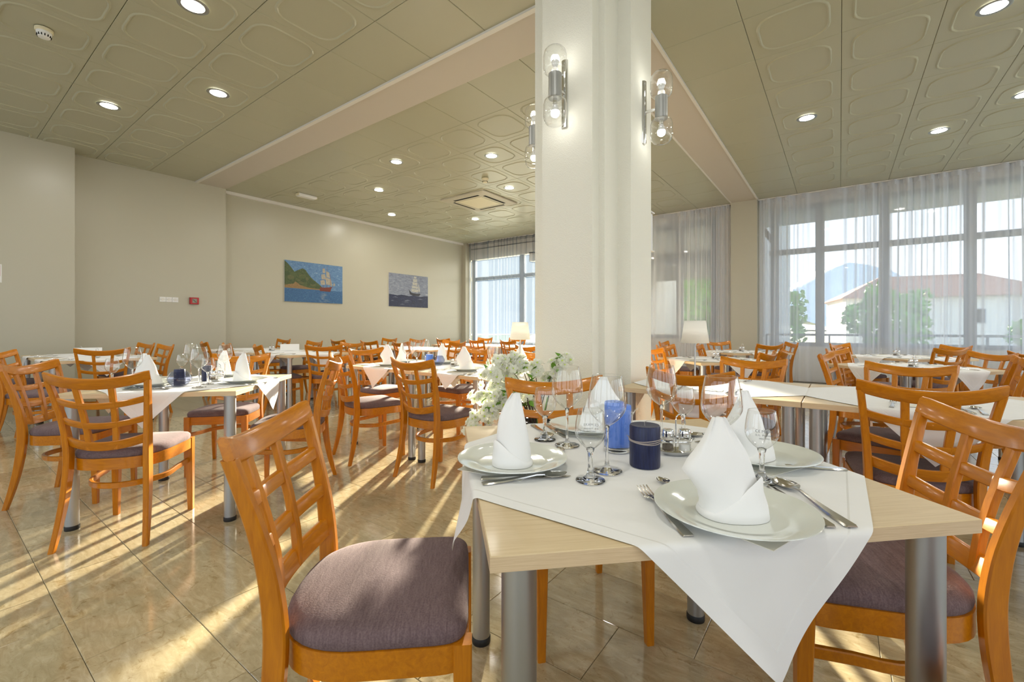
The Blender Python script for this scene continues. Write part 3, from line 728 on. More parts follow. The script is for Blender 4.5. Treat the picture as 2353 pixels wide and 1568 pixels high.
# candles
def ribbed(r, h, n, k=.06):
    R = []
    for z, q in ((0, .97), (.002, 1), (h - .003, 1), (h, .95)): R.append([((r * q * (1 + k * (1 if j % 4 < 2 else -1) * .5)) * cos(2 * pi * j / n), (r * q * (1 + k * (1 if j % 4 < 2 else -1) * .5)) * sin(2 * pi * j / n), z) for j in range(n)])
    return G().loft(R)
def pillar_candle(x, y, r, h, label, twine=True, z=TZ, m_='wax_navy'):
    t = thing('pillar_candle', label, 'candle', (x, y, z))
    ob('wax', G().lathe([(0, 0), (r * .97, 0), (r, .003), (r, h - .005), (r * .95, h - .001), (r * .5, h - .003), (0, h - .004)], 36).build('wax', m_, True, 40), t)
    ob('wick', G().tube([(0, 0, h - .004), (-.001, 0, h + .006), (.006, 0, h + .010), (.030 * r / .038, 0, h + .011)], .0012, 6).build('wick', 'wick', True), t)
    if twine:
        g = G()
        for q in range(3): g.tube([((r + .0012) * cos(a), (r + .0012) * sin(a), h * .60 + .003 * q + .002 * sin(a * 2 + q)) for a in [2 * pi * i / 24 for i in range(25)]], .0013, 6)
        g.tube([(-r, -.006, h * .6 + .004), (-r - .006, -.01, h * .6 + .010)], .001, 5); ob('twine', g.build('twine', 'twine', True), t)

# ---- the big front table
glass('W', -.46, 1.014, 'large wine glass in front of the blue candles, left of the navy candle')
glass('S', -.462, .928, 'small printed wine glass nearest the camera, left of the navy candle')
glass('W', -.655, 1.162, 'large wine glass before the white blossoms, on the left of the front table')
glass('S', -.744, 1.179, 'small wine glass left of the large one before the blossoms')
glass('W', -.446, 1.385, 'large wine glass directly behind the steel cruet stand')
glass('S', -.403, 1.466, 'small wine glass behind the cruet stand, right of a large glass')
glass('W', -.229, 1.155, 'widest-looking wine glass just behind the front napkin cone')
glass('S', -.144, 1.159, 'small wine glass with grey print at the right of the front napkin')
def text(parent, s_, size, loc, rot, mt='print', al='CENTER'):
    cu = bpy.data.curves.new('print', 'FONT'); cu.body = s_; cu.size = size; cu.align_x = al; cu.extrude = .00008
    tmp = bpy.data.objects.new('t', cu); COL.objects.link(tmp); dg = bpy.context.evaluated_depsgraph_get()
    me = bpy.data.meshes.new_from_object(tmp.evaluated_get(dg)); bpy.data.objects.remove(tmp); me.materials.clear(); me.materials.append(M[mt])
    return me
def glass_print(gl, ang, rev=False):
    for s_, sz, z in (('CE MIKRII', .0085, .118), ('0,1L  Premium', .0060, .110), ('0062 19 0', .0050, .103)):
        me = text(None, s_, sz, None, None)
        for v_ in me.vertices:  # wrap round the bowl
            x_, y_, zz = v_.co; rr_ = .0361 + zz; a = x_ / .0358; v_.co = (rr_ * sin(a), -rr_ * cos(a), z + y_)
        ob('print', me, gl, (0, 0, 0), (0, 0, ang))
for o_ in [q for q in COL.objects if q.name.startswith('small_wine_glass')]:
    if abs(o_.location.x + .144) < .001: glass_print(o_, radians(15))
    if abs(o_.location.x + .462) < .001: glass_print(o_, radians(24 + 180))
plate(-.678, .918, 'white plate at the left of the front table'); plate(-.160, .908, 'white plate nearest the camera on the front table')
plate(-.172, 1.350, 'white plate at the right of the front table'); plate(-.693, 1.390, 'white plate at the back of the front table, behind glasses')
napkin('B', -.665, .905, 36, 'white cone napkin on the left plate of the front table')
napkin('A', -.160, .905, 36, 'large white cone napkin on the plate nearest the camera')
napkin('A', -.190, 1.325, 60, 'white cone napkin with a curled cuff on the right plate of the front table')
napkin('A', -.665, 1.380, 190, 'white cone napkin seen through the big wine glass at the back')
paper(-.690, .905, 98, 'cream paper napkin under the left plate of the front table', .98, .98); paper(-.140, .918, 72, 'cream paper napkin under the plate nearest the camera', .97, .97)
paper(-.172, 1.335, 65, 'cream paper napkin under the right plate of the front table', 1.0, 1.0); paper(-.72, 1.37, 20, 'cream paper napkin under the back plate of the front table')
cutlery('knife', -.672, .787, -.51, .928, 'knife at the left plate of the front table, behind its spoon')
cutlery('spoon', -.648, .762, -.53, .920, 'large spoon at the left plate of the front table')
cutlery('fork', -.205, .778, -.350, .945, 'fork left of the plate nearest the camera', s=1.08)
cutlery('spoon', .018, .985, -.122, 1.187, 'large spoon right of the plate nearest the camera', s=1.15)
cutlery('knife', -.012, .962, -.12, 1.12, 'knife right of the plate nearest the camera, half under its rim')
cutlery('spoon', -.245, .940, -.335, 1.030, 'dessert spoon behind the plate nearest the camera', s=.65)
cutlery('fork', .012, 1.378, -.143, 1.286, 'fork before the right plate of the front table')
cutlery('spoon', -.245, 1.626, -.425, 1.475, 'spoon behind the front napkin at the right rear of the front table')
cutlery('knife', -.205, 1.575, -.365, 1.425, 'knife behind the front napkin at the right rear of the front table')
cutlery('spoon', -.895, 1.335, -.76, 1.22, 'spoon left of the small wine glass before the blossoms')
cutlery('knife', -.860, 1.370, -.70, 1.24, 'knife left of the small wine glass before the blossoms')
cutlery('spoon', -.575, 1.0, -.665, 1.13, 'dessert spoon behind the left plate of the front table', s=.7)
pillar_candle(-.401, 1.113, .038, .105, 'thick navy pillar candle tied with grey twine on the front table')
t = thing('candle_vase', 'clear wavy-rimmed glass vase holding two light blue candles', 'vase', (-.512, 1.20, TZ))
R = []
for z, r_ in ((0, .036), (.004, .040), (.03, .041), (.08, .042), (.105, .043), (.118, .050), (.122, .056)):
    R.append([((r_ * (1 + (.05 * sin(9 * 2 * pi * j / 72) if z > .11 else 0))) * cos(2 * pi * j / 72), (r_ * (1 + (.05 * sin(9 * 2 * pi * j / 72) if z > .11 else 0))) * sin(2 * pi * j / 72), z + (.004 * sin(7 * 2 * pi * j / 72) if z > .11 else 0)) for j in range(72)])
ob('glass_wall', G().loft(R, caps=False).build('glass_wall', 'glass', True), t)
ob('glass_base', G().lathe([(0, 0), (.036, 0), (.039, .004), (.038, .011), (0, .012)], 36).build('glass_base', 'glass_solid', True), t)
for dx, dy, h, lb in ((-.010, -.006, .128, 'taller light blue ribbed candle in the front glass vase'), (.0135, .012, .118, 'shorter light blue ribbed candle in the front glass vase')):
    c = thing('blue_candle', lb, 'candle', (-.512 + dx * .8, 1.20 + dy * .8, TZ + .0125), 0, 'light blue candles')
    ob('wax', ribbed(.0265 if dx < 0 else .024, h, 48).build('wax', 'wax_blue', True, 30), c); ob('wick', G().tube([(0, 0, h - .001), (.004, 0, h + .006), (.012, 0, h + .007)], .001, 6).build('wick', 'wick', True), c)
cruet(-.368, 1.267, 36, 'chrome salt and pepper stand on the front table')
# ---- laid left table
for k, (x, y, w) in enumerate(((-3.36, .86, 'front'), (-3.10, 1.27, 'right'), (-3.62, .88, 'left'), (-3.58, 1.34, 'back'))):
    plate(x, y, 'white plate at the %s of the laid left table' % w); napkin('A' if k % 2 == 0 else 'B', x - .01, y, (25, 60, 200, 80)[k], 'white cone napkin at the %s of the laid left table' % w)
for kd, x, y, lb in (('W', -3.31, .760, 'large wine glass behind the sunlit chair, at the front corner of the laid left table'), ('S', -3.56, .720, 'small wine glass before the leftmost napkin of the laid left table'), ('S', -3.77, 1.14, 'small wine glass at the back left of the laid left table'),
    ('W', -3.79, 1.20, 'large wine glass at the back left of the laid left table'), ('W', -3.03, 1.00, 'large wine glass behind the spoon on the laid left table'), ('S', -3.16, 1.09, 'small wine glass right of the round candle bowl'),
    ('W', -3.44, 1.29, 'large wine glass before the far chair of the laid left table'), ('S', -3.40, 1.40, 'small wine glass left of the right napkin on the laid left table')): glass(kd, x, y, lb)
def candle_bowl(x, y, label, candle, z=TZ, clabel=None):
    t = thing('round_candle_bowl', label, 'bowl', (x, y, z)); ob('glass_ball', G().lathe([(0, .002), (.030, 0), (.048, .012), (.062, .036), (.062, .052), (.050, .078), (.040, .088)], 32).build('glass_ball', 'glass_blue', True), t)
    if candle: pillar_candle(x, y, .029, .098, clabel, False, z + .004)
candle_bowl(-3.20, .955, 'round smoky glass bowl on the laid left table', True, clabel='navy candle standing in the round smoky glass bowl')
pillar_candle(-3.38, 1.16, .030, .10, 'navy candle behind the glasses on the laid left table', False)
cruet(-3.30, 1.19, 40, 'chrome salt and pepper stand on the laid left table')
cutlery('knife', -3.26, .705, -3.12, .87, 'knife behind the sunlit chair on the laid left table'); cutlery('spoon', -3.21, .725, -3.08, .89, 'spoon behind the sunlit chair on the laid left table')
cutlery('fork', -2.93, 1.25, -3.07, 1.12, 'fork at the right plate of the laid left table'); cutlery('spoon', -3.16, 1.52, -3.30, 1.38, 'spoon behind the right plate of the laid left table')
paper(-3.40, .84, 60, 'cream paper napkin under the front plate of the laid left table'); paper(-3.06, 1.29, 20, 'cream paper napkin under the right plate of the laid left table', 1.0, 1.0)
# ---- laid middle tables
for k, (x, y, w, v_) in enumerate(((-3.36, 2.63, 'front left', 'A'), (-3.56, 2.93, 'far left', 'A'), (-3.15, 3.10, 'back', 'B'), (-2.46, 2.70, 'front right', 'A'), (-2.27, 3.16, 'lamp', 'A'))):
    plate(x, y, 'white plate at the %s setting of the middle tables' % w); napkin(v_, x, y, (20, 160, 60, 20, 170)[k], 'white cone napkin at the %s setting of the middle tables' % w, s=1.05)
for kd, x, y, lb in (('W', -3.07, 2.60, 'thin-stemmed wine glass before the left napkins of the laid middle tables'), ('O', -3.02, 2.66, 'left goblet of the pair before the light blue candle'), ('O', -3.13, 2.86, 'right goblet of the pair, touching the light blue candle'),
    ('O', -2.14, 2.64, 'tall goblet above the blossoms, right of the front right napkin'), ('O', -2.24, 2.78, 'goblet hidden behind the tall goblet above the blossoms')): glass(kd, x, y, lb)
c = thing('blue_candle', 'light blue ribbed candle on the laid middle tables', 'candle', (-3.17, 2.95, TZ), 0, 'light blue candles')
ob('wax', ribbed(.036, .095, 48).build('wax', 'wax_blue', True, 30), c); ob('wick', G().tube([(0, 0, .094), (.003, 0, .103), (.010, 0, .106)], .001, 6).build('wick', 'wick', True), c)
candle_bowl(-3.03, 2.93, 'round smoky glass bowl left of the cruet on the laid middle tables', False)
g = G().lathe([(0, 0), (.018, 0), (.019, .014), (.016, .018), (0, .018)], 20); o_ = ob('tealight', g.build('tealight', mat('petrol_blue', (.01, .08, .16), .4), True, 40), None, (-3.045, 2.79, TZ)); tag(o_, 'small petrol blue tealight before the round smoky bowl', 'candle')
cruet(-2.82, 2.94, 30, 'chrome salt and pepper stand on the laid middle tables')
for kd, a, lb in (('fork', (-2.66, 2.47, -2.64, 2.67), 'fork left of the front right plate of the middle tables'), ('knife', (-2.28, 2.47, -2.27, 2.68), 'knife right of the front right plate of the middle tables'), ('spoon', (-2.24, 2.47, -2.23, 2.66), 'spoon right of the front right plate of the middle tables'),
    ('knife', (-3.56, 2.47, -3.54, 2.66), 'knife left of the front left plate of the middle tables'), ('fork', (-3.17, 2.47, -3.17, 2.66), 'fork right of the front left plate of the middle tables')): cutlery(kd, *a, lb)
paper(-3.34, 2.56, 45, 'cream paper under the front left plate of the middle tables'); paper(-2.46, 2.61, 45, 'cream paper under the front right plate of the middle tables')
paper(-3.66, 2.60, 10, 'cream paper napkin at the left corner of the laid middle tables', 1, .7)

# ---- bare settings on the other tables: paper napkin, fork, spoon
def setting(key, side, kinds, sidew):
    cx, cy, rot, sx_, sy_, ph_ = TABLES[key]; a = {'f': 0, 'r': pi / 2, 'b': pi, 'l': -pi / 2}[side] + rot; hy = (sy_ if side in 'fb' else sx_) / 2
    def W_(u, v): return cx + u * cos(a) - v * sin(a), cy + u * sin(a) + v * cos(a)
    ph_ = ph_.replace('the ', '', 1); pn = 'cream napkin'; lab = '%s at the %s of the ' + ph_
    x, y = W_(0, -hy + .16); paper(x, y, math.degrees(a) + 4, lab % (pn, sidew), .95, .5, TZ)
    offs = {'fork': -.13, 'knife': .125, 'spoon': .16}
    for kd in kinds:
        x0, y0 = W_(offs[kd], -hy + .05); x1, y1 = W_(offs[kd] + random.uniform(-.02, .02), -hy + .25); cutlery(kd, x0, y0, x1, y1, lab % ('steel ' + kd, sidew), group='cutlery on the unlaid tables')
for k in ('C1', 'C2', 'G0', 'G1', 'G2', 'H0', 'H1', 'H2', 'J0', 'J1', 'J2', 'E', 'F', 'G'):
    n_ = ('fork', 'knife', 'spoon') if k in 'EFG' else ('fork', 'spoon')
    setting(k, 'f', n_, 'near side'); setting(k, 'b', n_, 'wall side' if k not in 'EFG' else 'far side')
for k in ('R1', 'R2', 'R3', 'R4'):
    for s_, w in (('f', 'near right side'), ('l', 'near left side'), ('b', 'far left side'), ('r', 'far right side')): setting(k, s_, ('fork', 'spoon'), w)
for k, dx, dy in (('C1', .1, .0), ('C2', 0, 0), ('G1', 0, 0), ('H1', .05, 0), ('J2', .2, .05), ('R1', 0, 0), ('R2', 0, 0), ('R3', 0, -.12), ('R4', -.05, .1)):
    T_ = TABLES[k]; cruet(T_[0] + dx, T_[1] + dy, 40, 'chrome salt and pepper stand on ' + T_[5])
# tent cards
for x, y, rz, lb in ((-7.55, 1.30, 70, 'white folded card standing on the far left wall tables'), (-6.75, 3.42, 60, 'white folded card standing on the row under the left seascape painting')):
    g = G(); g.add([(-.13, -.03, 0), (.13, -.03, 0), (.13, 0, .10), (-.13, 0, .10), (-.13, .03, 0), (.13, .03, 0)], [(0, 1, 2, 3), (3, 2, 5, 4)])
    o_ = ob('table_card', g.build('table_card', 'whitep'), None, (x, y, TZ), (0, 0, radians(rz))); tag(o_, lb, 'card')
# stack of folded napkins on the right end table
t = thing('napkin_stack', 'stack of cream napkins and cutlery on the long right row, cut by the photo edge', 'napkins', (.98, 3.02, TZ), radians(5))
for k in range(4): ob('folded_sheet', G().box(-.19 + .004 * k, -.10, .009 * k, .19, .10 - .004 * k, .009 * k + .0075).build('folded_sheet', 'paper'), t, (0, 0, 0), (0, 0, .02 * k))
# table lamps
def lamp(x, y, label):
    t = thing('table_lamp', label, 'lamp', (x, y, TZ), 0, 'white table lamps')
    ob('base', G().lathe([(0, 0), (.058, 0), (.060, .003), (.058, .008), (.012, .011), (.006, .016)], 32).build('base', 'steel', True, 40), t)
    ob('pole', G().lathe([(.0052, .01), (.0052, .36)], 14).build('pole', 'steel', True), t)
    ob('shade', G().lathe([(.084, .255), (.0845, .254), (.064, .396), (.0635, .396)], 48).build('shade', 'shade', True), t)
    ob('finial', G().lathe([(.0, .388), (.007, .39), (.005, .400), (0, .403)], 12).build('finial', 'steel', True), t)
    ob('shade_ring', G().tube([(.062 * cos(a), .062 * sin(a), .392) for a in [2 * pi * i / 24 for i in range(25)]] , .0012, 6).tube([(-.062, 0, .392), (.062, 0, .392)], .0012, 6).build('shade_ring', 'steel', True), t)
lamp(-.742, 2.963, 'white shaded table lamp right of the pillar'); lamp(-2.10, 2.95, 'white shaded table lamp left of the pillar')

# ================================================================== blossom arrangement between front table and pillar
rb = random.Random(5)
def petal_geo():
    g = G(); 
    for layer, (n, r0, lift) in enumerate(((6, .026, .004), (5, .019, .010), (4, .012, .012))):
        for k in range(n):
            a = 2 * pi * k / n + layer * .5 + rb.uniform(-.2, .2); c_, s_ = cos(a), sin(a); w = r0 * .42; R0 = r0 * rb.uniform(.9, 1.1)
            P = [(0, 0, .001), (R0 * .55, w, lift * .7), (R0, w * .55, lift), (R0 * 1.03, 0, lift * .8), (R0, -w * .55, lift * 1.1), (R0 * .55, -w, lift * .7), (R0 * .55, 0, lift * .3)]
            P = [(x * c_ - y * s_, x * s_ + y * c_, z) for x, y, z in P]
            g.add(P, [(0, 6, 1), (6, 2, 1), (6, 3, 2), (6, 4, 3), (6, 5, 4), (0, 5, 6)])
    g.lathe([(0, .002), (.0045, .004), (.003, .009), (0, .010)], 7, 1); return g
BL = [petal_geo().build('blossom', ['petal', 'stamen'], True, 60) for _ in range(4)]
LF = G().add([(0, 0, 0), (.014, .018, .004), (.013, .042, .004), (0, .066, -.004), (-.013, .042, .004), (-.014, .018, .004), (0, .02, -.002), (0, .042, -.002)], [(0, 1, 6), (1, 2, 7, 6), (2, 3, 7), (3, 4, 7), (4, 5, 6, 7), (5, 0, 6)]).build('leaf', 'leaf', True)
PX, PY = -1.42, 2.16
plant = thing('blossom_arrangement', 'white cherry blossom branches in a dark floor vase between front table and pillar', 'flowers', (PX, PY, 0))
ob('vase', G().lathe([(0, 0), (.085, 0), (.095, .02), (.075, .25), (.065, .45), (.085, .56), (.080, .56), (.060, .45), (.0, .44)], 32).build('vase', 'vase', True, 50), plant)
def pt(pxx, pyy, dd):
    l = (pxx - 1176.5) / 1018 * dd; x = FWD.x * dd + RGT.x * l; y = FWD.y * dd + RGT.y * l; return Vector((x - PX, y - PY, 1.1 - (pyy - 753) * dd / 1018))
# branch tips given as (sideways, depth, height) offsets from the vase mouth, in metres
TIPS = [(-.22, 0, .905), (-.14, .03, .92), (-.29, -.02, .84), (-.34, -.04, .60), (-.33, .02, .70), (-.28, .05, .76), (-.19, .05, .83), (-.09, .02, .88), (0, .05, .88), (.16, 0, .91), (-.24, -.02, .66), (-.10, 0, .74), (-.02, .04, .66), (-.36, 0, .54), (.08, .04, .80), (-.18, -.03, .72)]
nb_ = 0
for ti, (l, dd, h) in enumerate(TIPS):
    tip = Vector((RGT.x * l + FWD.x * dd, RGT.y * l + FWD.y * dd, h)); q0 = Vector((0.02 * cos(ti), .02 * sin(ti), .45)); mid = Vector((tip.x * .35, tip.y * .35, max(h + .02, .78) - .06))
    P = []
    for i in range(9):
        t_ = i / 8; P.append(q0 * (1 - t_) ** 2 + mid * 2 * t_ * (1 - t_) + tip * t_ * t_ + Vector((rb.uniform(-.006, .006), rb.uniform(-.006, .006), 0)))
    ob('branch', G().tube(P, [.004 - .0028 * i / 8 for i in range(9)], 6).build('branch', 'twig', True), plant)
    for i in range(18):
        t_ = rb.uniform(.72, 1.08); b_ = q0 * (1 - t_) ** 2 + mid * 2 * t_ * (1 - t_) + tip * t_ * t_; off = Vector((rb.gauss(0, 1), rb.gauss(0, 1), rb.gauss(0, 1))).normalized() * rb.uniform(.012, .046)
        p_ = b_ + off; nrm = (off.normalized() + Vector((.35, -.6, .35))).normalized(); e_ = nrm.to_track_quat('Z', 'Y').to_euler(); s_ = rb.uniform(1.0, 1.35)
        ob('blossom', BL[rb.randrange(4)], plant, p_, e_, (s_, s_, s_)); nb_ += 1
    for i in range(5):
        t_ = rb.uniform(.45, 1.05); b_ = q0 * (1 - t_) ** 2 + mid * 2 * t_ * (1 - t_) + tip * t_ * t_
        ob('leaf', LF, plant, b_, (rb.uniform(-.6, .9), rb.uniform(-.6, .6), rb.uniform(0, 6.28)), (1.1,) * 3)
for i in range(7): a = i * .9; ob('stalk', G().tube([(.02 * cos(a), .02 * sin(a), .45), (.05 * cos(a), .05 * sin(a), .60), (.075 * cos(a), .075 * sin(a), .70)], .0035, 6).build('stalk', 'leaf' if i % 3 == 0 else 'twig', True), plant)

# ================================================================== pillar sconces
def sconce(x, y, z, rz, label):
    """local -y points away from the pillar"""
    t = thing('wall_sconce', label, 'wall lamp', (x, y, z), rz, 'double bulb wall sconces on the pillar')
    R = []
    for zz in (-.235, .235): R.append([(.026 * cos(a), -.020 * sin(a) - .001, zz) for a in [pi * i / 10 for i in range(11)]])
    ob('back_plate', G().loft(R).build('back_plate', 'chrome', True, 40), t)
    ob('arm', G().tube([(0, -.018, 0), (0, -.10, 0)], .012, 12).build('arm', 'chrome', True, 50), t)
    ob('body', G().lathe([(0, -.085), (.043, -.085), (.045, -.083), (.045, .083), (.043, .085), (0, .085)], 32).build('body', 'steel', True, 40), t, (0, -.135, 0))
    for s_ in (1, -1):
        gp = [(.034, s_ * .078), (.060, s_ * .085), (.074, s_ * .100), (.080, s_ * .125), (.080, s_ * .205), (.074, s_ * .235), (.056, s_ * .258), (.030, s_ * .266), (0, s_ * .268)]
        if s_ < 0: gp = list(reversed(gp))
        ob('glass_globe', G().lathe(gp, 36).build('glass_globe', 'glass', True), t, (0, -.135, 0))
        ob('socket', G().lathe([(.015, s_ * .084), (.015, s_ * .125)] if s_ > 0 else [(.015, -.125), (.015, -.084)], 16, caps=True).build('socket', 'chrome', True, 40), t, (0, -.135, 0))
        c1 = [(.013, .125), (.026, .165), (.028, .17)]; c2 = [(.028, .17), (.030, .182), (.026, .198), (.015, .208), (0, .211)]
        f_ = lambda L_: [(r_, s_ * z_) for r_, z_ in (L_ if s_ > 0 else reversed(L_))]
        b = ob('bulb', G().lathe(f_(c1), 20).build('bulb', 'whitep', True, 40), t, (0, -.135, 0)); ob('lit_dome', G().lathe(f_(c2), 20).build('lit_dome', 'bulb_on', True), b)
sconce(-1.555, 2.729, 2.74, 0, 'chrome double bulb sconce on the left-facing side of the pillar')
sconce(-1.199, 3.30, 2.73, pi / 2, 'chrome double bulb sconce on the right-facing side of the pillar')
sconce(-1.975, 3.17, 2.74, -pi / 2, 'chrome double bulb sconce half hidden behind the left edge of the pillar')
t = thing('wall_speaker', 'small white box just showing past the right edge of the pillar', 'speaker', (-1.42, 3.791, 1.95))
ob('casing', G().box(-.07, 0, -.16, .075, .14, .16).build('casing', 'whitep'), t); ob('bracket', G().box(-.08, 0, -.175, .09, .15, -.165).box(-.08, 0, .165, .09, .15, .175).build('bracket', 'whitep'), t)

# ================================================================== ceiling fittings
DL = [(-4.34, 1.39, 'at the top edge left of the middle'), (-5.73, 2.08, 'nearest the cross beam on the left'), (-7.12, 1.41, 'left of the one nearest the cross beam'), (-5.78, 4.66, 'beyond the cross beam, nearer left'), (-4.38, 5.38, 'beyond the cross beam, nearest the pillar'),
      (-7.24, 5.41, 'beyond the cross beam, second from the left wall'), (-5.11, 6.82, 'left of the third sconce, beside the air conditioner'), (-8.58, 6.78, 'close to the wall of paintings'), (-7.26, 8.28, 'farthest, beyond the air conditioner'),
      (-.34, 6.81, 'right bay, nearest the long beam'), (1.09, 8.33, 'right bay, second from the long beam'), (1.04, 5.39, 'at the top right corner'), (1.72, 7.62, 'at the right photo edge')]
for x, y, w in ((-.3, .3, 'above the front table'), (2.4, 2.6, 'above the right end of the long right row'), (-2.5, -1.2, 'behind the camera, left'), (2.4, -1.2, 'behind the camera, right'), (-5.7, -1.2, 'behind the camera, by the left wall'),
    (4.2, .5, 'near the right wall, before the cross beam'), (4.0, 5.4, 'near the right wall, beyond the cross beam'), (.2, -3.2, 'farthest behind the camera')): DL.append((x, y, w + ', outside the photo'))
for i, (x, y, w) in enumerate(DL):
    t = thing('downlight', 'round lit ceiling downlight, ' + w, 'ceiling light', (x, y, CE), 0, 'round ceiling downlights')
    ob('trim_ring', G().lathe([(.082, -.009), (.098, -.011), (.110, -.009), (.113, -.0075)], 36).build('trim_ring', 'steel', True), t)
    ob('diffuser', G().lathe([(.083, -.0085), (.0, -.0085)], 32).build('diffuser', 'lamp_on'), t)
    la = bpy.data.lights.new('downlight_beam', 'AREA'); la.shape = 'DISK'; la.size = .17; la.energy = 17; la.color = (1, .96, .88); lo = ob('downlight_beam', la, t, (0, 0, -.013))
def detector(x, y, label):
    t = thing('smoke_detector', label, 'smoke detector', (x, y, CE), 0, 'round smoke detectors')
    ob('base', G().lathe([(.0, 0), (.062, -.0075), (.062, -.028), (.054, -.034), (0, -.034)], 28).build('base', 'cream', True, 35), t)
    ob('head', G().lathe([(.052, -.034), (.050, -.058), (.040, -.082), (.0, -.088)], 28).build('head', 'whitep' if y < 2 else 'cream', True, 35), t)
    for k in range(14): a = 2 * pi * k / 14; ob('vent_slot', SLOT, t, (.046 * cos(a), .046 * sin(a), -.066), (0, 0, a))
SLOT = G().box(-.004, -.0035, -.011, .0035, .0035, .011).build('vent_slot', 'dark')
detector(-5.76, .70, 'cream smoke detector at the top left of the photo'); detector(-5.13, 6.12, 'small cream smoke detector above the air conditioner')
t = thing('emergency_light', 'white box-shaped emergency light on the ceiling near the wall of paintings', 'light', (-8.70, 4.75, CE), radians(0))
ob('housing', G().loft([[(x, y, z) for x, y in ((-.06 * k, -.19 * k), (.06 * k, -.19 * k), (.06 * k, .19 * k), (-.06 * k, .19 * k))] for z, k in ((-.0076, 1), (-.05, 1), (-.062, .9))]).build('housing', 'whitep'), t)
ob('end_cap', G().box(-.061, -.196, -.052, .061, -.186, -.0076).box(-.061, .186, -.052, .061, .196, -.0076).build('end_cap', 'cream'), t)
t = thing('air_conditioner', 'square ceiling cassette air conditioner with four dark slots', 'air conditioner', (-6.16, 7.16, CE))
g = G()
for z, k in ((-.0076, .585), ): pass
A1 = [(-.58, -.58), (.58, -.58), (.58, .58), (-.58, .58)]
g.loft([[(x, y, -.0077) for x, y in A1], [(x * .99, y * .99, -.03) for x, y in A1], [(x * .86, y * .86, -.042) for x, y in A1]]); ob('face_panel', g.build('face_panel', mat('cassette_plastic', (.50, .47, .37), .5)), t)
for k in range(4):
    v_ = ob('air_slot', G().box(-.34, -.445, -.0435, .34, -.385, -.0425).build('air_slot', 'dark'), t, (0, 0, 0), (0, 0, k * pi / 2)); ob('flap', G().box(-.33, -.385, -.047, .33, -.372, -.0415).build('flap', 'cream'), v_)
ob('intake_grille', G().box(-.31, -.31, -.046, .31, .31, -.040).build('intake_grille', 'cream'), t)
o_ = ob('ceiling_speaker', G().lathe([(.0, -.0078), (.12, -.0078), (.115, -.014), (0, -.014)], 28).build('ceiling_speaker', 'greypl', True, 40), None, (-4.28, 6.75, CE)); tag(o_, 'flat grey round ceiling speaker beside the third sconce', 'speaker')

# ================================================================== things on the left wall
for k in range(3):
    t = thing('wall_switch', 'white wall socket plate, %s of three in a row' % ('left', 'middle', 'right')[k], 'switch', (WX2 + .001, 2.60 + .092 * k, 1.595), 0, 'three socket plates on the left wall')
    ob('plate', G().box(0, -.044, -.044, .010, .044, .044).build('plate', 'whitep'), t); ob('insert', G().lathe([(0, 0), (.022, 0), (.022, .004), (0, .004)], 18).build('insert', 'white_trim', True, 40), t, (.010, 0, 0), (0, pi / 2, 0)); ob('pin', G().box(.010, -.034, -.003, .0125, -.028, .003).box(.010, .028, -.003, .0125, .034, .003).build('pin', 'greypl'), t)
t = thing('fire_alarm', 'red square fire alarm button right of the socket plates', 'alarm', (WX2 + .001, 3.065, 1.588))
ob('box', G().loft([[(x_, y * k, z * k) for y, z in ((-.07, -.062), (.07, -.062), (.07, .062), (-.07, .062))] for x_, k in ((0, .97), (.012, 1), (.045, 1), (.052, .93))]).build('box', 'red'), t)
ob('glass_window', G().box(.052, -.036, -.038, .055, .036, .038).build('glass_window', 'greypl'), t); ob('strike_mark', G().tube([(.0555, -.028, .022), (.0565, .03, -.028)], .003, 5).lathe([(0, .054), (.010, .054), (0, .058)], 8).build('strike_mark', 'dark'), t)
t = thing('wall_sign', 'edge of a red and white wall sign at the left photo border', 'sign', (WX1 + .001, .60, 1.84)); ob('board', G().box(0, -.12, -.125, .006, .12, .125).build('board', 'whitep'), t); ob('red_field', G().box(.006, -.11, -.04, .0075, .105, .11).build('red_field', 'red'), t)
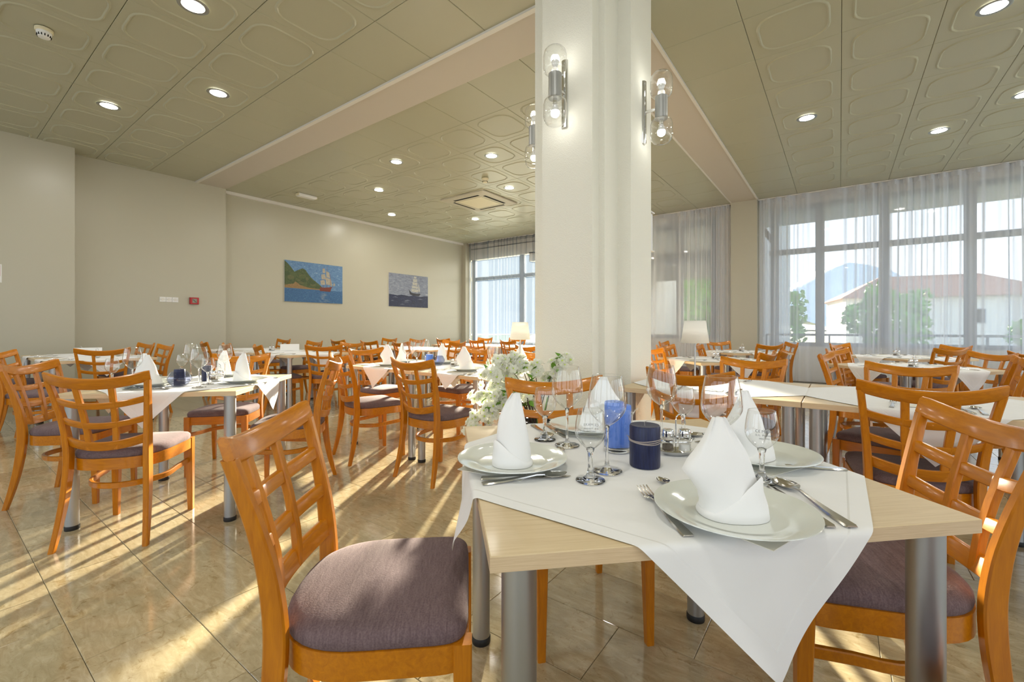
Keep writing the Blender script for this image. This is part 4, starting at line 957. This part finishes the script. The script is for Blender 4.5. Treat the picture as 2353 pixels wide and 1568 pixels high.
# paintings: printed boards with generic sailing ships
def flat(pts, x): return [(x, y, z) for y, z in pts]
def painting(y0, label, kind):
    t = thing('seascape_painting', label, 'painting', (WX3 + .002, y0, 1.675)); Wd, Ht = 1.40, .905
    ob('board', G().box(0, 0, 0, .022, Wd, Ht).build('board', 'whitep'), t)
    def lay(nm, pts, mt, x): g = G(); g.add(flat(pts, x), [tuple(range(len(pts)))]); return ob(nm, g.build(nm, mt), t)
    def tex(nm, c1, c2, sc, c3=None):
        m = mat(nm, c1, .55); c1 = tuple(q * .62 for q in c1); c2 = tuple(q * .75 for q in c2); n_ = noise(m, 9, mapping(m, sc), 8, .7, .8); r_ = ramp(m, n_.outputs[0], [(.35, c1), (.60, c2)] + ([(.72, c3)] if c3 else [])); LK(m, r_.outputs[0], PR(m).inputs['Base Color']); return m
    rp_ = random.Random(kind)
    if kind == 1:
        lay('printed_sky', [(0, .28), (Wd, .28), (Wd, Ht), (0, Ht)], tex('print_sky', (.10, .24, .50), (.17, .33, .56), (1, 2, 3), (.50, .55, .58)), .0225)
        lay('printed_sea', [(0, 0), (Wd, 0), (Wd, .295), (0, .295)], tex('print_sea', (.025, .10, .27), (.06, .20, .42), (1, 3, 14), (.35, .45, .5)), .0230)
        top = [(0, .90), (.08, .82), (.14, .76), (.22, .67), (.28, .70), (.40, .76), (.47, .73), (.52, .66), (.60, .58), (.70, .50), (.80, .42), (.88, .36), (.92, .30)]
        lay('printed_hill', [(0, .30), (.95, .30)] + list(reversed([(y, z + rp_.uniform(-.01, .01)) for y, z in top])), tex('print_hill', (.035, .07, .02), (.11, .15, .05), (1, 6, 6), (.25, .22, .10)), .0235)
        bushes = [tex('print_bush%d' % b_, c_, tuple(v_ * 1.4 for v_ in c_), (1, 10, 10)) for b_, c_ in enumerate(((.05, .08, .025), (.08, .11, .035), (.11, .12, .045)))]
        lay('printed_shore', [(0, .30), (.92, .295), (.90, .315), (.55, .33), (.35, .38), (.24, .45), (.20, .40), (0, .36)], tex('print_shore', (.25, .17, .06), (.40, .24, .10), (1, 8, 8)), .0238)
        hull = [(.82, .275), (1.08, .27), (1.11, .36), (1.14, .40), (1.05, .375), (.90, .36), (.83, .365), (.81, .33)]; hm = mat('print_hull', (.16, .035, .02), .6)
        sails = [[(.84, .42), (.83, .52), (.93, .54), (.95, .43)], [(.86, .55), (.85, .66), (.94, .68), (.97, .56)], [(.89, .70), (.88, .80), (.94, .81), (.95, .71)], [(.97, .44), (.96, .60), (1.07, .58), (1.08, .43)], [(.98, .61), (.97, .75), (1.05, .73), (1.07, .60)], [(1.09, .40), (1.08, .62), (1.13, .42)], [(1.15, .40), (1.17, .50), (1.21, .44)]]
        mast = [(.90, .36, .83), (1.0, .37, .86), (1.08, .37, .70)]; sc_ = (.62, .55, .42)
        gm = tex('print_glint', (.16, .26, .40), (.42, .46, .46), (1, 4, 18))
        for q_ in range(16): zz = .02 + .013 * q_; a_ = .86 + rp_.uniform(-.07, .07); w_ = rp_.uniform(.06, .20); lay('printed_glint', [(a_, zz), (a_ + w_ * .5, zz - .003), (a_ + w_, zz + .001), (a_ + w_ * .5, zz + .006)], gm, .0233)
        for q_ in range(26): a_ = rp_.uniform(.0, .80); zz = .33 + (.52 - .50 * a_) * rp_.uniform(.05, .78); w_ = rp_.uniform(.04, .09); lay('printed_bush', [(a_ + w_ * cos(b_ * .9), max(.31, zz + w_ * .6 * sin(b_ * .9))) for b_ in range(7) if a_ + w_ * cos(b_ * .9) > .002], bushes[q_ % 3], .02365 + q_ * .000005)
    else:
        lay('printed_sky', [(0, .28), (Wd, .28), (Wd, Ht), (0, Ht)], tex('print_sky2', (.24, .26, .36), (.33, .37, .46), (1, 1, 3), (.50, .50, .52)), .0225)
        for q_ in range(22):
            a_ = rp_.uniform(.02, 1.1); zz = rp_.uniform(.02, .29); w_ = rp_.uniform(.08, .26); lay('printed_wave', [(a_, zz), (a_ + w_ * .5, zz + .008), (min(Wd, a_ + w_), zz - .004), (a_ + w_ * .5, zz + .026)], tex('print_wave%d' % (q_ % 3), ((.02, .025, .08), (.10, .12, .20), (.004, .006, .02))[q_ % 3], ((.04, .05, .13), (.30, .33, .42), (.012, .016, .05))[q_ % 3], (1, 4, 12)), .0233 + q_ * .00001)
        lay('printed_sea', [(0, 0), (Wd, 0), (Wd, .34)] + [(Wd * (1 - i / 10), .32 + .015 * sin(i * 2.1)) for i in range(1, 11)] , tex('print_sea2', (.008, .012, .045), (.03, .04, .11), (1, 3, 9), (.22, .24, .32)), .0230)
        hull = [(.72, .36), (.82, .33), (1.05, .325), (1.10, .37), (1.12, .40), (.95, .385), (.78, .41), (.68, .50)]; hm = mat('print_hull2', (.03, .03, .04), .6)
        sails = [[(.84, .72), (.83, .80), (.99, .80), (.98, .72)], [(.82, .63), (.81, .71), (1.0, .70), (.99, .62)], [(.80, .54), (.79, .61), (1.02, .60), (1.01, .53)], [(.78, .44), (.77, .52), (1.03, .51), (1.02, .43)], [(.87, .82), (.87, .88), (.96, .87), (.96, .82)], [(1.04, .44), (1.03, .72), (1.10, .46)]]
        mast = [(.92, .39, .895), (1.05, .38, .76)]; sc_ = (.72, .70, .62)
    sm = tex('print_sail%d' % kind, tuple(c * .55 for c in sc_), sc_, (1, 9, 5))
    lay('printed_hull', hull, hm, .0242)
    for y, a, b in mast: lay('printed_mast', [(y - .004, a), (y + .004, a), (y + .003, b), (y - .003, b)], hm, .0240)
    for p_ in sails: lay('printed_sail', p_, sm, .0244)
painting(4.81, 'framed-less canvas of a square-rigged ship before a green coast', 1)
painting(7.59, 'canvas of a white-sailed ship on dark waves, nearest the curtain', 2)

# ================================================================== outside: terrace, garden, houses, hill
def ext(name, me, label, cat, loc=(0, 0, 0), group=None): return tag(ob(name, me, None, loc), label, cat, group)
gr = struct('ground', boxm('ground', (-60, WY + .2, -.6), (160, 400, -.5), mat('dry_garden_ground', (.25, .26, .14), .9)))
struct('terrace', boxm('terrace', (-9, WY + .2, -.2), (12, WY + 3.6, -.05), mat('terrace_concrete', (.45, .44, .40), .8)))
tr = struct('terrace_roof_sun_walls', G().box(-4.9, WY + .2, 3.45, -1.55, WY + 3.8, 3.7).box(-4.9, WY + 3.6, 2.60, -1.55, WY + 3.8, 3.46).box(-1.75, WY + .2, -.5, -1.55, WY + 9.5, 6.0).box(-4.95, WY + .2, -.5, -4.8, WY + 6.2, 5.0).build('terrace_roof_sun_walls', mat('roof_paint', (.42, .43, .43), .8)))  # roof and beam; left side wall and longer, taller wing added to block sun
struct('canopy_slab', G().box(-1.55, WY + .2, 3.62, 12, WY + 2.1, 3.85).build('canopy_slab', mat('slab_paint', (.55, .55, .53), .8)))
t = thing('terrace_railing', 'pale terrace railing outside the right windows', 'railing', (-1.5, WY + 2.2, 0))
for k in range(10): ob('post', boxm('post', (-.02, -.02, -.05), (.02, .02, .92), 'frame'), t, (1.3 * k, 0, 0))
ob('top_rail', boxm('top_rail', (0, -.03, .90), (12, .03, .95), 'frame'), t); ob('parapet', boxm('parapet', (0, -.05, -.05), (12, .05, .55), 'white_trim'), t)
def house(x, y, w, d, h, rh, label, rz=0):
    t = thing('house', label, 'house', (x, y, -.5), radians(rz), 'houses outside the windows')
    ob('wall', boxm('wall', (-w / 2, -d / 2, 0), (w / 2, d / 2, h), mat('house_render', (.75, .73, .68), .8)), t)
    e = .5; g = G().add([(-w / 2 - e, -d / 2 - e, h), (w / 2 + e, -d / 2 - e, h), (w / 2 + e, d / 2 + e, h), (-w / 2 - e, d / 2 + e, h), (-w / 4, 0, h + rh), (w / 4, 0, h + rh)], [(0, 1, 5, 4), (1, 2, 5), (2, 3, 4, 5), (3, 0, 4), (3, 2, 1, 0)])
    ob('roof', g.build('roof', mat('terracotta', (.42, .20, .12), .8)), t)
    for k in range(4): f_ = ob('window', boxm('window', (-.5, -.04, 0), (.5, .0, 1.3), 'frame'), t, (-w / 2 + w * (k + .5) / 4, -d / 2 - .01, h * .45)); ob('pane', boxm('pane', (-.42, -.06, .08), (.42, -.045, 1.22), 'dark'), f_)
house(7.0, 60, 15, 10, 4.4, 2.4, 'wide white house with a terracotta roof beyond the big right window', 10)
house(26, 70, 12, 9, 4.0, 2.0, 'smaller white house with a low terracotta roof at the far right', 5)
house(-10, 40, 9, 8, 5.2, 1.8, 'pale house beyond the window between pillar and pier', -5)
t = thing('dimming_block', 'added plain blue-grey building side dimming the view beyond the left curtain', 'building', (FWD.x * 110 - RGT.x * 6.5, FWD.y * 110 - RGT.y * 6.5, -.5), radians(36.5))  # blank block added to dim the bright left window
ob('wall', boxm('wall', (-12.5, 0, 0), (12.5, 10, 40), mat('block_render', (.17, .21, .26), .9)), t); ob('roof_slab', boxm('roof_slab', (-12.9, -.5, 40), (12.7, 10.4, 40.6), 'white_trim'), t)
def tree(x, y, h, r_, label, seed):
    q = random.Random(seed); t = thing('tree', label, 'tree', (x, y, -.5), 0, 'trees outside the windows')
    ob('trunk', G().tube([(0, 0, 0), (.05, 0, h * .4), (0, .05, h * .6)], [.14, .11, .08], 8).build('trunk', 'twig', True), t)
    g = G(); 
    for k in range(1500):
        a, b, c_ = q.gauss(0, 1), q.gauss(0, 1), q.gauss(0, 1); L_ = (a * a + b * b + c_ * c_) ** .5; rr_ = r_ * (.7 + .3 * q.random()) * (1 + .25 * sin(3 * a / L_ * 2) * cos(4 * c_ / L_)); p = Vector((a / L_ * rr_, b / L_ * rr_, h * .68 + c_ / L_ * rr_ * .95))
        u = Vector((q.uniform(-1, 1), q.uniform(-1, 1), q.uniform(-1, 1))).normalized(); v_ = u.orthogonal(); s_ = r_ * .10
        g.add([p - u * s_, p + v_ * s_ * .5, p + u * s_, p - v_ * s_ * .5], [(0, 1, 2, 3)])
    f_ = ob('foliage', g.build('foliage', 'leaf'), t)
for a in ((1.8, 27, 3.0, 1.6, 'round green tree seen low in the big right window', 1), (9.2, 22, 5.0, 2.0, 'tall green tree at the right photo edge outside', 2), (-5.6, 24, 4.2, 2.0, 'leafy green tree outside the window beside the pillar', 3), (-3.2, 30, 3.2, 1.8, 'small green tree outside the window beside the pier', 4), (6.3, 24, 2.0, 1.2, 'low bush outside the big right window', 5)): tree(*a)
V = []; F = []; q = random.Random(9)
for j in range(13):
    for i in range(31):
        x = -60 + 8 * i; y = 240 + 10 * j; z = max(0, 36 * math.exp(-((x - 2) / 40) ** 2 - ((j - 6) / 4) ** 2) + 12 * math.exp(-((x - 75) / 40) ** 2 - ((j - 6) / 4) ** 2) + q.uniform(-2, 2)) - 1; V.append((x, y, z))
for j in range(12):
    for i in range(30): a = j * 31 + i; F.append((a, a + 1, a + 32, a + 31))
o_ = struct('hill', mesh('hill', V, F, mat('hazy_hill', (.66, .70, .70), .9), True))
print('labels', sum(1 for o in COL.objects if 'label' in o), 'objects', len(COL.objects))
for o in COL.objects:
    if 'label' in o and not 4 <= len(o['label'].split()) <= 16: print('LABEL LEN', len(o['label'].split()), o['label'])
